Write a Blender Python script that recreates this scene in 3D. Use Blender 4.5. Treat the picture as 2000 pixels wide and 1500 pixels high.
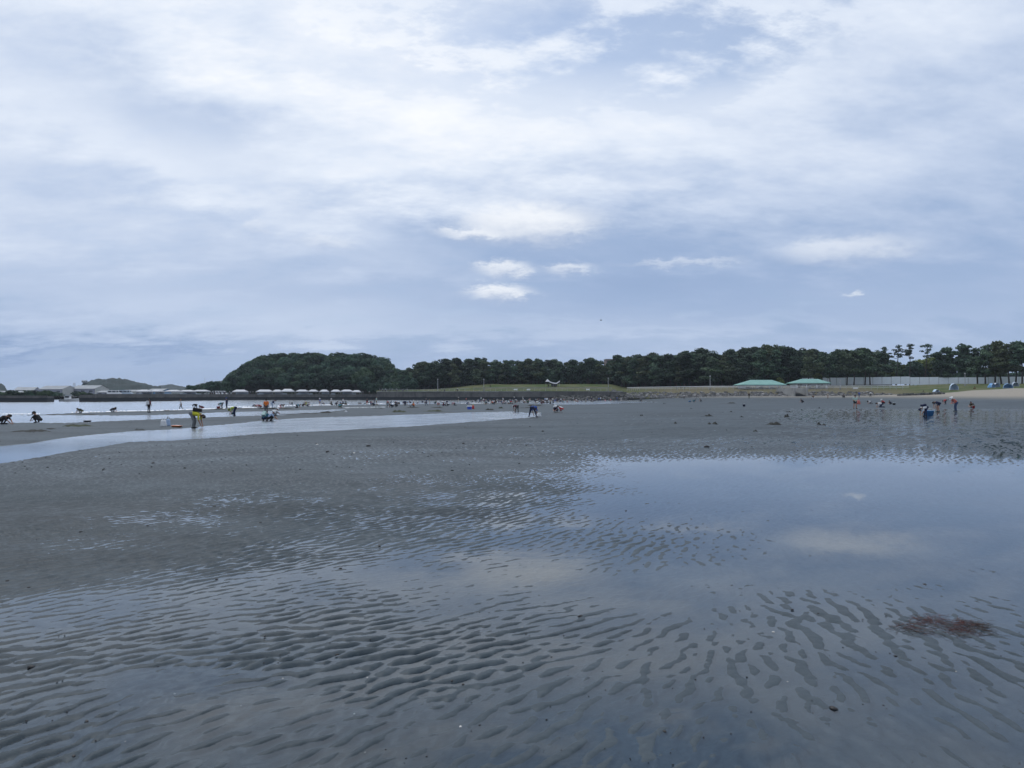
import bpy, bmesh, math, random
import numpy as np
from mathutils import Vector, Matrix
rad = math.radians
for o in list(bpy.data.objects): bpy.data.objects.remove(o)
scene = bpy.context.scene
COL = scene.collection

# ------------------------------------------------------------------ camera
F, CX, HY = 1428.0, 1000.0, 771.0        # focal length in photo pixels, centre column, horizon row
CAMZ = 1.6
cam_d = bpy.data.cameras.new('camera'); cam = bpy.data.objects.new('camera', cam_d); COL.objects.link(cam)
cam_d.sensor_width = 36.0; cam_d.lens = 36.0 * F / 2000.0
cam_d.clip_start = 0.05; cam_d.clip_end = 20000
cam.location = (0, 0, CAMZ)
cam.rotation_euler = (rad(90) + math.atan((HY - 750) / F), 0, 0)
scene.camera = cam
scene.view_settings.view_transform = 'Standard'; scene.view_settings.look = 'None'
scene.view_settings.gamma = 1; scene.view_settings.exposure = 0.10
scene.view_settings.use_curve_mapping = False

# ------------------------------------------------------------------ node helper
class NT:
    def __init__(s, tree): s.t = tree; tree.nodes.clear()
    def n(s, typ, **kw):
        nd = s.t.nodes.new(typ)
        for k, v in kw.items(): setattr(nd, k, v)
        return nd
    def link(s, a, b): s.t.links.new(a, b)
    def put(s, sock, v):
        if hasattr(v, 'is_output'): s.t.links.new(v, sock)
        else: sock.default_value = v
    def m(s, op, a, b=0.0, c=0.0, clamp=False):
        nd = s.n('ShaderNodeMath', operation=op, use_clamp=clamp)
        s.put(nd.inputs[0], a); s.put(nd.inputs[1], b); s.put(nd.inputs[2], c)
        return nd.outputs[0]
    def mixc(s, f, a, b, blend='MIX'):
        nd = s.n('ShaderNodeMix', data_type='RGBA', blend_type=blend)
        s.put(nd.inputs[0], f); s.put(nd.inputs[6], a); s.put(nd.inputs[7], b)
        return nd.outputs[2]
    def noise(s, vec, scale, detail=4, rough=0.55, dist=0.0):
        nd = s.n('ShaderNodeTexNoise')
        if vec is not None: s.link(vec, nd.inputs['Vector'])
        s.put(nd.inputs['Scale'], scale); nd.inputs['Detail'].default_value = detail
        nd.inputs['Roughness'].default_value = rough; nd.inputs['Distortion'].default_value = dist
        return nd.outputs['Fac']
    def ramp(s, f, pts):
        nd = s.n('ShaderNodeValToRGB'); s.link(f, nd.inputs[0])
        e = nd.color_ramp.elements
        while len(e) < len(pts): e.new(0.5)
        for i, (p, c) in enumerate(pts):
            e[i].position = p; e[i].color = c if len(c) == 4 else (*c, 1)
        return nd.outputs[0]
    def maprange(s, v, a, b, c=0.0, d=1.0, smooth=True):
        nd = s.n('ShaderNodeMapRange'); nd.interpolation_type = 'SMOOTHSTEP' if smooth else 'LINEAR'
        s.put(nd.inputs[0], v)
        for i, q in enumerate((a, b, c, d)): nd.inputs[i + 1].default_value = q
        return nd.outputs[0]
def lin(r, g, b):
    f = lambda c: (c / 255 / 12.92) if c / 255 <= 0.04045 else ((c / 255 + 0.055) / 1.055) ** 2.4
    return (f(r), f(g), f(b), 1.0)

# ------------------------------------------------------------------ world: Nishita sky with a broken cloud sheet
SUN_EL, SUN_AZ = rad(58), rad(-35)          # azimuth from +Y towards +X
scene.cycles.max_bounces = 4; scene.cycles.diffuse_bounces = 1; scene.cycles.glossy_bounces = 2; scene.cycles.transmission_bounces = 2
scene.cycles.transparent_max_bounces = 8; scene.cycles.volume_bounces = 1; scene.cycles.adaptive_threshold = 0.02
scene.cycles.sample_clamp_indirect = 6; scene.cycles.caustics_reflective = False; scene.cycles.caustics_refractive = False
world = bpy.data.worlds.new('World'); scene.world = world; world.use_nodes = True
world.cycles.sampling_method = 'NONE'
def build_sky():
    w = NT(world.node_tree)
    sky = w.n('ShaderNodeTexSky', sky_type='NISHITA'); sky.sun_disc = False
    sky.sun_elevation = SUN_EL; sky.sun_rotation = SUN_AZ
    sky.air_density = 1.0; sky.dust_density = 0.6; sky.ozone_density = 1.5
    blue = w.n('ShaderNodeVectorMath', operation='SCALE'); w.link(sky.outputs[0], blue.inputs[0]); blue.inputs['Scale'].default_value = 0.12
    tc = w.n('ShaderNodeTexCoord'); D = tc.outputs['Generated']
    sx = w.n('ShaderNodeSeparateXYZ'); w.link(D, sx.inputs[0]); x, y, z = sx.outputs
    deg = 180 / math.pi
    el = w.m('MULTIPLY', w.m('ARCSINE', z), deg)
    az = w.m('MULTIPLY', w.m('ARCTAN2', x, y), deg)
    zz = w.m('ADD', w.m('MAXIMUM', z, 0.0), 0.24)
    cp = w.n('ShaderNodeCombineXYZ'); w.link(w.m('DIVIDE', x, zz), cp.inputs[0]); w.link(w.m('DIVIDE', y, zz), cp.inputs[1])
    P = cp.outputs[0]
    mp = w.n('ShaderNodeMapping'); w.link(P, mp.inputs[0]); mp.inputs['Rotation'].default_value = (0, 0, rad(-28)); mp.inputs['Scale'].default_value = (0.75, 1.25, 1)
    mp.inputs['Location'].default_value = (3.1, 1.7, 0)
    big = w.noise(mp.outputs[0], 1.3, 2, 0.5)
    med = w.noise(mp.outputs[0], 4.4, 8, 0.63)
    # edge-wobbled coordinates for the placed cloud masses
    wob = w.m('SUBTRACT', w.noise(P, 3.4, 4, 0.6), 0.5)
    wob2 = w.m('SUBTRACT', med, 0.5)
    az1 = w.m('ADD', az, w.m('MULTIPLY', wob, 13.0)); el1 = w.m('ADD', el, w.m('MULTIPLY', wob2, 7.0))
    def dirpx(px, py):
        tx = (px - CX) / F; a = math.atan(tx); e = math.atan((HY - py) / F * math.cos(a))
        return math.degrees(a), math.degrees(e)
    def blob(px, py, wpx, hpx, slope=0.0, A=az1, E=el1, power=1.0):
        a0, e0 = dirpx(px, py); sa = wpx / F * 57.3; se = hpx / F * 57.3
        da = w.m('SUBTRACT', A, a0); de = w.m('SUBTRACT', E, e0)
        if slope: de = w.m('MULTIPLY_ADD', da, -slope, de)
        q = (lambda u, v: w.m('MULTIPLY_ADD', u, u, w.m('MULTIPLY', v, v)))(w.m('MULTIPLY', da, 1 / sa), w.m('MULTIPLY', de, 1 / se))
        return w.m('EXPONENT', w.m('MULTIPLY', q, -power))
    # brightness of the cloud sheet
    Lm = w.maprange(el, 0.0, 24.0, 0.27, 0.72, smooth=False)
    na = w.maprange(el, 2.0, 22.0, 0.34, 0.80, smooth=False)
    Lm = w.m('ADD', Lm, w.m('MULTIPLY', w.m('SUBTRACT', med, 0.5), na))
    Lm = w.m('ADD', Lm, w.m('MULTIPLY', w.m('SUBTRACT', big, 0.5), 0.22))
    for (px, py, ww, hh, sl, amp) in ((640, 120, 420, 150, -0.25, .22), (1150, 290, 520, 110, 0.05, .16), (330, 330, 330, 50, -0.3, .16),
                                      (700, 350, 260, 45, -0.15, .14), (100, 200, 300, 120, 0, .0), (200, 450, 480, 120, 0, .10),
                                      (330, 200, 170, 55, -.3, -.16), (1400, 540, 760, 70, 0, -.16), (1900, 250, 300, 150, 0, -.10), (1000, 465, 600, 45, 0, -.12),
                                      (1030, 425, 300, 75, 0, -.16), (290, 683, 110, 10, 0, -.14), (20, 682, 90, 12, 0, -.18), (400, 610, 500, 35, 0, .10), (1250, 640, 600, 16, 0, .08), (600, 655, 420, 14, 0, .08)):
        Lm = w.m('ADD', Lm, w.m('MULTIPLY', blob(px, py, ww, hh, sl), amp))
    cloud = w.ramp(Lm, [(0.0, lin(126, 150, 190)), (0.28, lin(155, 176, 209)), (0.55, lin(192, 206, 229)), (0.80, lin(221, 230, 244)), (1.0, lin(244, 247, 252))])
    # thickness of the sheet: a long blue opening high in the view
    cov = w.m('ADD', 0.98, w.m('MULTIPLY', w.m('SUBTRACT', med, 0.5), 0.15))
    cov = w.m('SUBTRACT', cov, w.m('MULTIPLY', blob(1230, 75, 430, 80, 0.02, power=1.3), 0.75))
    cov = w.m('SUBTRACT', cov, w.m('MULTIPLY', blob(1500, 105, 210, 42, 0.15), 0.6))
    cov = w.m('ADD', cov, w.m('MULTIPLY', w.maprange(med, 0.44, 0.66), 0.7))
    cov = w.m('ADD', cov, w.m('MULTIPLY', blob(1750, 40, 300, 40, 0.05), 0.35))
    cov = w.m('MAXIMUM', w.m('MINIMUM', cov, 1.0), 0.4)
    col = w.mixc(cov, blue.outputs[0], cloud)
    # small separate cumulus heaps low in the view
    cn = w.noise(P, 11.0, 7, 0.68)
    cn2 = w.m('SUBTRACT', 1.0, cn)
    aw = w.m('ADD', az, w.m('MULTIPLY', w.m('SUBTRACT', cn, 0.5), 4.2)); ew = w.m('ADD', el, w.m('MULTIPLY', w.m('SUBTRACT', cn2, 0.5), 2.2))
    for (px, py, ww, hh, amp) in ((1035, 438, 150, 42, 1.0), (915, 455, 60, 14, .8), (975, 572, 66, 18, .9), (985, 525, 56, 20, .8), (1113, 525, 50, 15, .6), (1650, 488, 115, 28, .55), (1664, 573, 20, 6, .55),
                                  (640, 472, 60, 14, .35), (1340, 512, 110, 9, .35), (495, 440, 22, 14, .3)):
        g = blob(px, py, ww, hh, 0.0, A=aw, E=ew, power=1.0)
        a0, e0 = dirpx(px, py + hh * 0.35)
        top = w.maprange(w.m('SUBTRACT', ew, e0), -hh / F * 57.3 * 0.9, hh / F * 57.3 * 0.9)
        cc = w.mixc(top, lin(172, 187, 213), lin(238, 242, 248))
        col = w.mixc(w.m('MULTIPLY', w.maprange(g, 0.12, 0.9), amp), col, cc)
    bg = w.n('ShaderNodeBackground'); w.link(col, bg.inputs[0]); bg.inputs[1].default_value = 1.0
    out = w.n('ShaderNodeOutputWorld'); w.link(bg.outputs[0], out.inputs[0])
build_sky()
sun_d = bpy.data.lights.new('sun', 'SUN'); sun_d.energy = 1.1; sun_d.angle = rad(20); sun_d.color = (1, 0.975, 0.94)
sun = bpy.data.objects.new('sun', sun_d); COL.objects.link(sun)
sdir = Vector((math.sin(SUN_AZ) * math.cos(SUN_EL), math.cos(SUN_AZ) * math.cos(SUN_EL), math.sin(SUN_EL)))
sun.rotation_euler = sdir.to_track_quat('Z', 'Y').to_euler()

# ------------------------------------------------------------------ generic object helpers
def tag(o, label=None, cat=None, group=None, kind=None):
    if label: o['label'] = label
    if cat: o['category'] = cat
    if group: o['group'] = group
    if kind: o['kind'] = kind
    return o
def link_mesh(name, me, mats=None, parent=None, smooth=False):
    o = bpy.data.objects.new(name, me); COL.objects.link(o)
    if mats is not None:
        for m in (mats if isinstance(mats, (list, tuple)) else [mats]): me.materials.append(m)
    if parent: o.parent = parent
    if smooth: me.polygons.foreach_set('use_smooth', [True] * len(me.polygons))
    return o
def empty(name, loc=(0, 0, 0), rz=0.0):
    o = bpy.data.objects.new(name, None); COL.objects.link(o); o.location = loc; o.rotation_euler = (0, 0, rz); o.empty_display_size = .1
    return o
def np_mesh(name, V, Fq):
    V = np.asarray(V, np.float32); Fq = np.asarray(Fq, np.int32)
    me = bpy.data.meshes.new(name); k = Fq.shape[1]
    me.vertices.add(len(V)); me.vertices.foreach_set('co', V.ravel())
    me.loops.add(Fq.size); me.loops.foreach_set('vertex_index', Fq.ravel())
    me.polygons.add(len(Fq)); me.polygons.foreach_set('loop_start', np.arange(0, Fq.size, k, dtype=np.int32))
    me.update(calc_edges=True); me.validate()
    return me
class MB:
    """collects boxes, bars, prisms into one mesh"""
    def __init__(s): s.v = []; s.f = []
    def add(s, vs, fs):
        n = len(s.v); s.v += [tuple(v) for v in vs]; s.f += [tuple(i + n for i in f) for f in fs]; return s
    def box(s, c, d, rz=0.0, top=1.0):
        hx, hy, hz = d[0] / 2, d[1] / 2, d[2] / 2; cr, sr = math.cos(rz), math.sin(rz); vs = []
        for z, k in ((-hz, 1.0), (hz, top)):
            for (a, b) in ((-1, -1), (1, -1), (1, 1), (-1, 1)):
                x, y = a * hx * k, b * hy * k
                vs.append((c[0] + x * cr - y * sr, c[1] + x * sr + y * cr, c[2] + z))
        return s.add(vs, [(3, 2, 1, 0), (4, 5, 6, 7), (0, 1, 5, 4), (1, 2, 6, 5), (2, 3, 7, 6), (3, 0, 4, 7)])
    def tube(s, pts, rr, n=6, cap=True):
        pts = [Vector(p) for p in pts]
        if not hasattr(rr, '__len__'): rr = [rr] * len(pts)
        rings = []
        for i, p in enumerate(pts):
            t = (pts[min(i + 1, len(pts) - 1)] - pts[max(i - 1, 0)])
            if t.length < 1e-6: t = Vector((0, 0, 1))
            t.normalize(); a = t.orthogonal().normalized() if i == 0 else (a - t * a.dot(t)).normalized()
            b = t.cross(a)
            rings.append([p + (a * math.cos(2 * math.pi * k / n) + b * math.sin(2 * math.pi * k / n)) * rr[i] for k in range(n)])
        vs = [v for r in rings for v in r]; fs = []
        for i in range(len(rings) - 1):
            for k in range(n): fs.append((i * n + k, i * n + (k + 1) % n, (i + 1) * n + (k + 1) % n, (i + 1) * n + k))
        if cap: fs += [tuple(range(n - 1, -1, -1)), tuple((len(rings) - 1) * n + k for k in range(n))]
        return s.add(vs, fs)
    def lathe(s, prof, c=(0, 0, 0), n=16):
        vs = []; fs = []
        for (r, z) in prof:
            for k in range(n): vs.append((c[0] + r * math.cos(2 * math.pi * k / n), c[1] + r * math.sin(2 * math.pi * k / n), c[2] + z))
        for i in range(len(prof) - 1):
            for k in range(n): fs.append((i * n + k, i * n + (k + 1) % n, (i + 1) * n + (k + 1) % n, (i + 1) * n + k))
        return s.add(vs, fs)
    def mesh(s, name):
        me = bpy.data.meshes.new(name); me.from_pydata(s.v, [], s.f); me.update(); return me
    def build(s, name, mat, parent=None, smooth=False): return link_mesh(name, s.mesh(name), mat, parent, smooth)

# ------------------------------------------------------------------ materials
MATS = {}
def mat(name, col, rough=0.7, var=0.15, scale=3.0, bump=0.0, spec=0.4, metal=0.0):
    if name in MATS: return MATS[name]
    m = bpy.data.materials.new(name); m.use_nodes = True; t = NT(m.node_tree); MATS[name] = m
    tc = t.n('ShaderNodeTexCoord'); v = tc.outputs['Object']
    nz = t.noise(v, scale, 5, 0.6)
    d = tuple(c * (1 - var) for c in col[:3]) + (1,); l = tuple(min(1, c * (1 + var)) for c in col[:3]) + (1,)
    c = t.mixc(t.maprange(nz, 0.3, 0.7), d, l)
    p = t.n('ShaderNodeBsdfPrincipled'); t.link(c, p.inputs['Base Color']); p.inputs['Roughness'].default_value = rough
    p.inputs['Specular IOR Level'].default_value = spec; p.inputs['Metallic'].default_value = metal
    if bump:
        b = t.n('ShaderNodeBump'); b.inputs['Strength'].default_value = bump; b.inputs['Distance'].default_value = 0.02
        t.link(t.noise(v, scale * 6, 4), b.inputs['Height']); t.link(b.outputs[0], p.inputs['Normal'])
    o = t.n('ShaderNodeOutputMaterial'); t.link(p.outputs[0], o.inputs[0])
    return m
def foliage_mat(name, dark, light, yellow=None):
    m = bpy.data.materials.new(name); m.use_nodes = True; t = NT(m.node_tree)
    tc = t.n('ShaderNodeTexCoord'); oi = t.n('ShaderNodeObjectInfo'); geo = t.n('ShaderNodeNewGeometry')
    nz = t.noise(tc.outputs['Object'], 0.7, 4, 0.65)
    f = t.m('ADD', t.m('MULTIPLY', t.maprange(nz, 0.36, 0.66), 0.65), t.m('MULTIPLY', geo.outputs['Random Per Island'], 0.35))
    c = t.mixc(f, (*dark, 1), (*light, 1))
    br = t.m('ADD', 0.5, t.m('MULTIPLY', oi.outputs['Random'], 1.15))
    sc = t.n('ShaderNodeVectorMath', operation='SCALE'); t.link(c, sc.inputs[0]); t.link(br, sc.inputs['Scale'])
    cc = sc.outputs[0]
    if yellow:
        h = t.m('FRACT', t.m('MULTIPLY', oi.outputs['Random'], 7.31))
        cc = t.mixc(t.m('MULTIPLY', t.maprange(h, 0.6, 1.0), 0.55), cc, (*yellow, 1))
    p = t.n('ShaderNodeBsdfPrincipled'); t.link(cc, p.inputs['Base Color']); p.inputs['Roughness'].default_value = 0.75
    p.inputs['Specular IOR Level'].default_value = 0.25
    tr = t.n('ShaderNodeBsdfTranslucent'); t.link(cc, tr.inputs[0])
    mx = t.n('ShaderNodeMixShader'); mx.inputs[0].default_value = 0.2; t.link(p.outputs[0], mx.inputs[1]); t.link(tr.outputs[0], mx.inputs[2])
    o = t.n('ShaderNodeOutputMaterial'); t.link(mx.outputs[0], o.inputs[0])
    return m
PINE = foliage_mat('pine_needles', (0.010, 0.024, 0.021), (0.072, 0.120, 0.066), (0.10, 0.11, 0.05))
BROAD = foliage_mat('broad_leaves', (0.008, 0.024, 0.024), (0.056, 0.110, 0.064), (0.075, 0.12, 0.055))
LEAFY = foliage_mat('fresh_leaves', (0.05, 0.08, 0.02), (0.14, 0.17, 0.04), (0.22, 0.17, 0.04))
BARK = mat('bark', (0.055, 0.045, 0.04), 0.9, 0.3, 1.0)

# ------------------------------------------------------------------ the lie of the land
def sstep(a, b, v):
    q = np.clip((v - a) / (b - a), 0, 1); return q * q * (3 - 2 * q)
rng = np.random.default_rng(11)
def value_noise(x, y, seed=0):
    x = np.asarray(x, float); y = np.asarray(y, float)
    xi = np.floor(x).astype(np.int64); yi = np.floor(y).astype(np.int64); fx = x - xi; fy = y - yi
    fx = fx * fx * (3 - 2 * fx); fy = fy * fy * (3 - 2 * fy)
    def h(i, j):
        n = (i * 374761393 + j * 668265263 + seed * 982451653) & 0x7fffffff
        n = ((n ^ (n >> 13)) * 1274126177) & 0x7fffffff
        return ((n ^ (n >> 16)) & 0xffff) / 65535.0
    return (h(xi, yi) * (1 - fx) + h(xi + 1, yi) * fx) * (1 - fy) + (h(xi, yi + 1) * (1 - fx) + h(xi + 1, yi + 1) * fx) * fy - 0.5
def fbm(x, y, seed=0, o=4):
    s = 0; a = 1.0
    for i in range(o): s = s + a * value_noise(x * 2 ** i, y * 2 ** i, seed + i * 17); a *= 0.5
    return s
def WL(x, y):                       # water level: the flat drains gently towards the open water
    t = x / np.maximum(y, 0.5); px = CX + F * t
    return -(0.55 - 0.40 * sstep(1100, 1450, px)) * sstep(12, np.interp(px, [250, 1100], [52, 100]), y)
PXG = np.linspace(-700, 2700, 171)
ROWS = [  # photo row: (column, height of sand above water in cm) ...
 (790, [(0, 2), (1500, 3), (1650, .8), (2000, .3)]),
 (800, [(0, 2), (1480, 3), (1560, .6), (1640, .2), (1800, -.3), (2000, .5)]),
 (812, [(0, 2), (1450, 3), (1540, .6), (1650, -.5), (1800, -.8), (1900, -.3), (2000, -.1)]),
 (830, [(0, 2.5), (1300, 3), (1500, 2.0), (1600, .7), (1700, .2), (1850, -.3), (2000, -.1)]),
 (845, [(0, 2.5), (1000, 3), (1300, 3), (1550, 1.4), (1700, .5), (1850, .1), (2000, -.1)]),
 (862, [(0, 1.4), (600, 1.35), (1000, 1.2), (1300, 1.0), (1500, .9), (1700, .5), (1820, .2), (2000, .3)]),
 (885, [(0, 1.2), (600, 1.15), (1000, .95), (1200, .75), (1400, .45), (1600, .1), (1800, -.2), (1900, .0), (2000, .15)]),
 (910, [(0, 1.05), (300, 1.1), (600, 1.0), (900, .8), (1100, .35), (1250, -.4), (1400, -1.0), (1700, -1.4), (1850, -.6), (2000, -.5)]),
 (940, [(0, .95), (400, .85), (600, .7), (900, .35), (1050, .1), (1200, -.7), (1350, -1.2), (1500, -2), (1800, -1.6), (2000, -1.2)]),
 (980, [(0, .85), (200, .75), (400, .55), (600, .45), (800, .2), (1000, .05), (1150, -.3), (1300, -.8), (1500, -1.2), (2000, -1.8)]),
 (1010, [(0, .8), (150, .5), (250, .2), (380, .05), (500, .4), (700, .2), (900, .3), (1000, .1), (1200, -.3), (1400, -.55), (1500, -.8), (1700, -1.2), (2000, -1.8)]),
 (1050, [(0, .7), (200, .75), (400, .55), (600, .4), (800, .2), (950, .2), (1100, -.25), (1300, -.2), (1450, -.3), (1600, -.6), (1750, -1.0), (2000, -1.4)]),
 (1090, [(0, .65), (200, .5), (400, .3), (600, .25), (800, -.15), (1000, -.35), (1300, -.3), (1500, -.3), (1700, -.5), (1900, -1.1)]),
 (1130, [(0, .65), (200, .4), (350, .0), (500, -.65), (700, -.5), (900, -.7), (1100, -.7), (1300, -.9), (1500, -1.1), (1800, -1.0), (2000, -1.2)]),
 (1170, [(0, .2), (200, -.2), (400, -.65), (700, -.5), (900, -.5), (1100, -.7), (1300, -.75), (1500, -.7), (1700, -.75), (1900, -1)]),
 (1210, [(0, -.4), (200, -.3), (400, -.15), (600, -.1), (800, -.15), (1000, -.1), (1200, -.1), (1400, -.1), (1600, -.15), (1800, -.2), (1950, -.7)]),
 (1250, [(0, -.1), (200, .1), (400, .35), (550, .4), (700, .2), (900, .15), (1100, 0), (1300, -.3), (1500, -.5), (1700, -.6), (1900, -.5)]),
 (1290, [(0, .3), (150, .4), (300, .4), (500, .6), (700, .4), (900, .3), (1050, .1), (1200, -.5), (1400, -.8), (1700, -.9), (2000, -1)]),
 (1320, [(0, .3), (150, .2), (300, -1.2), (420, -1.2), (520, -.3), (650, .3), (900, .3), (1100, -.2), (1300, -.5), (1600, -.8), (2000, -1.1)]),
 (1360, [(0, .2), (200, -.2), (350, -.7), (500, -.55), (700, -.05), (900, .2), (1050, .1), (1200, -.35), (1500, -.5), (1700, -.6), (2000, -1.0)]),
 (1400, [(0, .4), (150, .05), (300, -.35), (500, -.4), (700, -.35), (900, -.2), (1100, 0), (1250, -.15), (1500, -.6), (1700, -.9), (2000, -1.0)]),
 (1450, [(0, .5), (150, .3), (300, -.15), (500, -.2), (700, -.2), (900, .0), (1100, .2), (1300, .15), (1450, -.1), (1600, -.9), (2000, -1.1)]),
 (1500, [(0, .6), (200, .25), (400, -.05), (700, 0), (900, .1), (1100, .3), (1300, .25), (1500, -.5), (2000, -1.1)]),
 (1700, [(0, .6), (400, .2), (700, -.3), (1000, .1), (1300, 0), (1600, -.8), (2000, -1)]),
]
TAB = np.array([np.interp(PXG, [p[0] for p in r[1]], [p[1] for p in r[1]]) for r in ROWS])
TABV = np.log(np.array([r[0] for r in ROWS]) - HY)
e1 = ([0, 90, 130, 250, 330, 430, 550, 650, 750, 850, 950, 1000, 1050, 1100, 1180, 1250, 1350, 1430, 1500, 2000],
      [809.5, 809.5, 807.5, 803, 801.5, 797.5, 794.5, 791.5, 790, 788.5, 786.5, 786, 788, 790.5, 788.5, 786.5, 785, 782, 768, 760])
e2 = ([0, 90, 250, 330, 420, 550, 640, 700, 760], [811, 811.5, 811, 810, 806, 802, 800, 797, 795])
e3 = ([0, 130, 250, 330, 420, 520, 550, 640, 700, 760], [826, 825, 821, 818, 815, 811.5, 811, 804, 798, 795])
e4 = ([0, 60, 110, 170, 250, 330, 420, 520, 640, 750, 900, 1000, 1060], [872, 867, 858, 851, 843, 838, 829, 821, 815, 811.5, 806.5, 803.5, 810])
e5 = ([0, 60, 130, 250, 330, 420, 500, 640, 750, 850, 950, 1040, 1070], [906, 897, 884, 865, 861, 855, 849, 842, 836, 830, 822, 815, 810])
def ip(e, p): return np.interp(p, e[0], e[1])
def base_b(x, y):
    """smooth height of sand above the water level (metres), at world x, y"""
    x = np.asarray(x, float); y = np.maximum(np.asarray(y, float), 0.3)
    z0 = WL(x, y); px = CX + F * x / y; d = F * (CAMZ - z0) / y; py = HY + d
    v = np.log(d)
    iv = np.clip(np.interp(v, TABV, np.arange(len(ROWS))), 0, len(ROWS) - 1.0001)
    ix = np.clip((px - PXG[0]) / (PXG[1] - PXG[0]), 0, len(PXG) - 1.0001)
    i0 = iv.astype(int); j0 = ix.astype(int); fi = iv - i0; fj = ix - j0
    fi = fi * fi * (3 - 2 * fi)
    tb = (TAB[i0, j0] * (1 - fj) + TAB[i0, j0 + 1] * fj) * (1 - fi) + (TAB[i0 + 1, j0] * (1 - fj) + TAB[i0 + 1, j0 + 1] * fj) * fi
    tb = np.where((tb < 0) & (py > 1140), tb * .74, tb)
    b = tb * 0.012 - .0026 * sstep(950, 1020, py) * (1 - .6 * sstep(1250, 1500, px))
    b = b + (0.0075 * fbm(x * 0.9, y * 0.9, 3, 3) + 0.009 * fbm(x * .25, y * .25, 5, 2)) * (y < 60)
    # channels and bars further out
    jit = fbm(x * 0.10, y * 0.06, 9, 4) * np.clip(d / 22, .4, 5.0)
    q = py + jit
    far = np.full_like(b, -0.20)
    w = np.clip(d / 45, 0.35, 3.0)
    s = lambda e: 0.5 + 0.5 * np.tanh((q - ip(e, px)) / w)
    fade = sstep(720, 650, px) if False else 1 - sstep(640, 720, px)
    far = far + 0.255 * s(e1)
    far = far - 0.105 * s(e2) * fade + 0.110 * s(e3) * fade
    ch = 1 - sstep(1040, 1080, px)
    far = far - 0.115 * s(e4) * ch + 0.105 * s(e5) * ch
    k = np.where(px < 1075, s(e5), sstep(786, 792, py))
    k = np.where(px > 1200, np.maximum(k, sstep(1200, 1400, px) * sstep(778, 786, py)), k)
    b = far * (1 - k) + b * k
    # beach rising on the right
    ys = np.interp(px, [1230, 1400, 1700, 1800, 1900, 2000, 2400], [215, 168, 152, 135, 118, 108, 80])
    ye = np.interp(px, [1230, 1400, 1700, 1800, 1900, 2000, 2400], [262, 226, 217, 208, 197, 187, 150])
    ze = np.interp(px, [1200, 1300, 1400, 1700, 1800, 1900, 2000], [0, .6, 1.1, 1.3, 1.9, 2.6, 2.9])
    rise = np.clip((y - ys) / (ye - ys), 0, 1.2)
    b = np.where(px > 1200, np.where(y > 90, np.maximum(b, -0.2 + 0.22 * sstep(1200, 1300, px)), b) + ze * rise ** 1.25 + .25 * sstep(1220, 1320, px) * sstep(0, .15, rise) * 0, b)
    return b
def ground_z(x, y):
    return WL(x, y) + base_b(x, y)
YS = np.concatenate([np.arange(1.5, 20, .05), np.arange(20, 60, .1), np.arange(60, 330, .25)])
def ground_at(px, py):
    """point where the sight line through a photo pixel meets the flat"""
    t = (px - CX) / F; zr = CAMZ - (py - HY) / F * YS
    h = np.maximum(ground_z(t * YS, YS), WL(t * YS, YS))
    i = np.argmax(zr <= h) if (zr <= h).any() else len(YS) - 1
    y = YS[i]; x = t * y
    return Vector((x, y, float(ground_z(np.array([x]), np.array([y]))[0])))

# ------------------------------------------------------------------ sand ripples
def ripple_tiles(N=1024, size=12.8, lam=0.155, seed=3):
    r = np.random.default_rng(seed); Wn = np.fft.fft2(r.standard_normal((N, N)))
    f = np.fft.fftfreq(N, size / N); fx, fy = np.meshgrid(f, f, indexing='xy')
    fr = np.hypot(fx, fy) + 1e-9; th = np.arctan2(fy, fx); out = []
    for k in range(12):
        crest = k * math.pi / 12; nrm = crest + math.pi / 2
        dth = np.angle(np.exp(2j * (th - nrm))) / 2
        filt = np.exp(-0.5 * ((np.log(fr * lam)) / 0.38) ** 2) * np.exp(-0.5 * (dth / rad(27)) ** 2)
        g = np.real(np.fft.ifft2(Wn * filt)); out.append((g / g.std()).astype(np.float32))
    return np.array(out), N, size
TILES, TN, TS = ripple_tiles()
def ripple(x, y, lamscale=1.0):
    t = x / y
    th = np.interp(t, [-.8, -.35, -.05, .1, .22, .35, .8], [18, 27, 38, 48, 68, 92, 110])
    th = th + 20 * (1 - sstep(3.1, 4.8, y)) * (t < .2)
    th = th + 14 * fbm(x * .22, y * .22, 21, 2) * 2
    th = np.where(y > 9, th + (30 - th) * sstep(9, 20, y) * .6, th)
    u = (th % 180) / 15.0; k0 = np.floor(u).astype(int) % 12; k1 = (k0 + 1) % 12; fk = u - np.floor(u)
    wx = x + .10 * fbm(x * 1.1, y * 1.1, 31, 2); wy = y + .10 * fbm(x * 1.1 + 9, y * 1.1, 32, 2)
    # mild growth of wavelength towards the right
    ls = lamscale * np.interp(t, [-.7, 0, .5], [.86, .98, 1.1]); 
    gx = (wx / ls) / TS * TN; gy = (wy / ls) / TS * TN
    ix = np.floor(gx).astype(int); iy = np.floor(gy).astype(int); fx = gx - ix; fy = gy - iy
    ix0 = ix % TN; ix1 = (ix + 1) % TN; iy0 = iy % TN; iy1 = (iy + 1) % TN
    def samp(k): return (TILES[k, iy0, ix0] * (1 - fx) + TILES[k, iy0, ix1] * fx) * (1 - fy) + (TILES[k, iy1, ix0] * (1 - fx) + TILES[k, iy1, ix1] * fx) * fy
    g = samp(k0) * (1 - fk) + samp(k1) * fk
    return g / np.sqrt((1 - fk) ** 2 + fk ** 2 + 1.2 * fk * (1 - fk))
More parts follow.
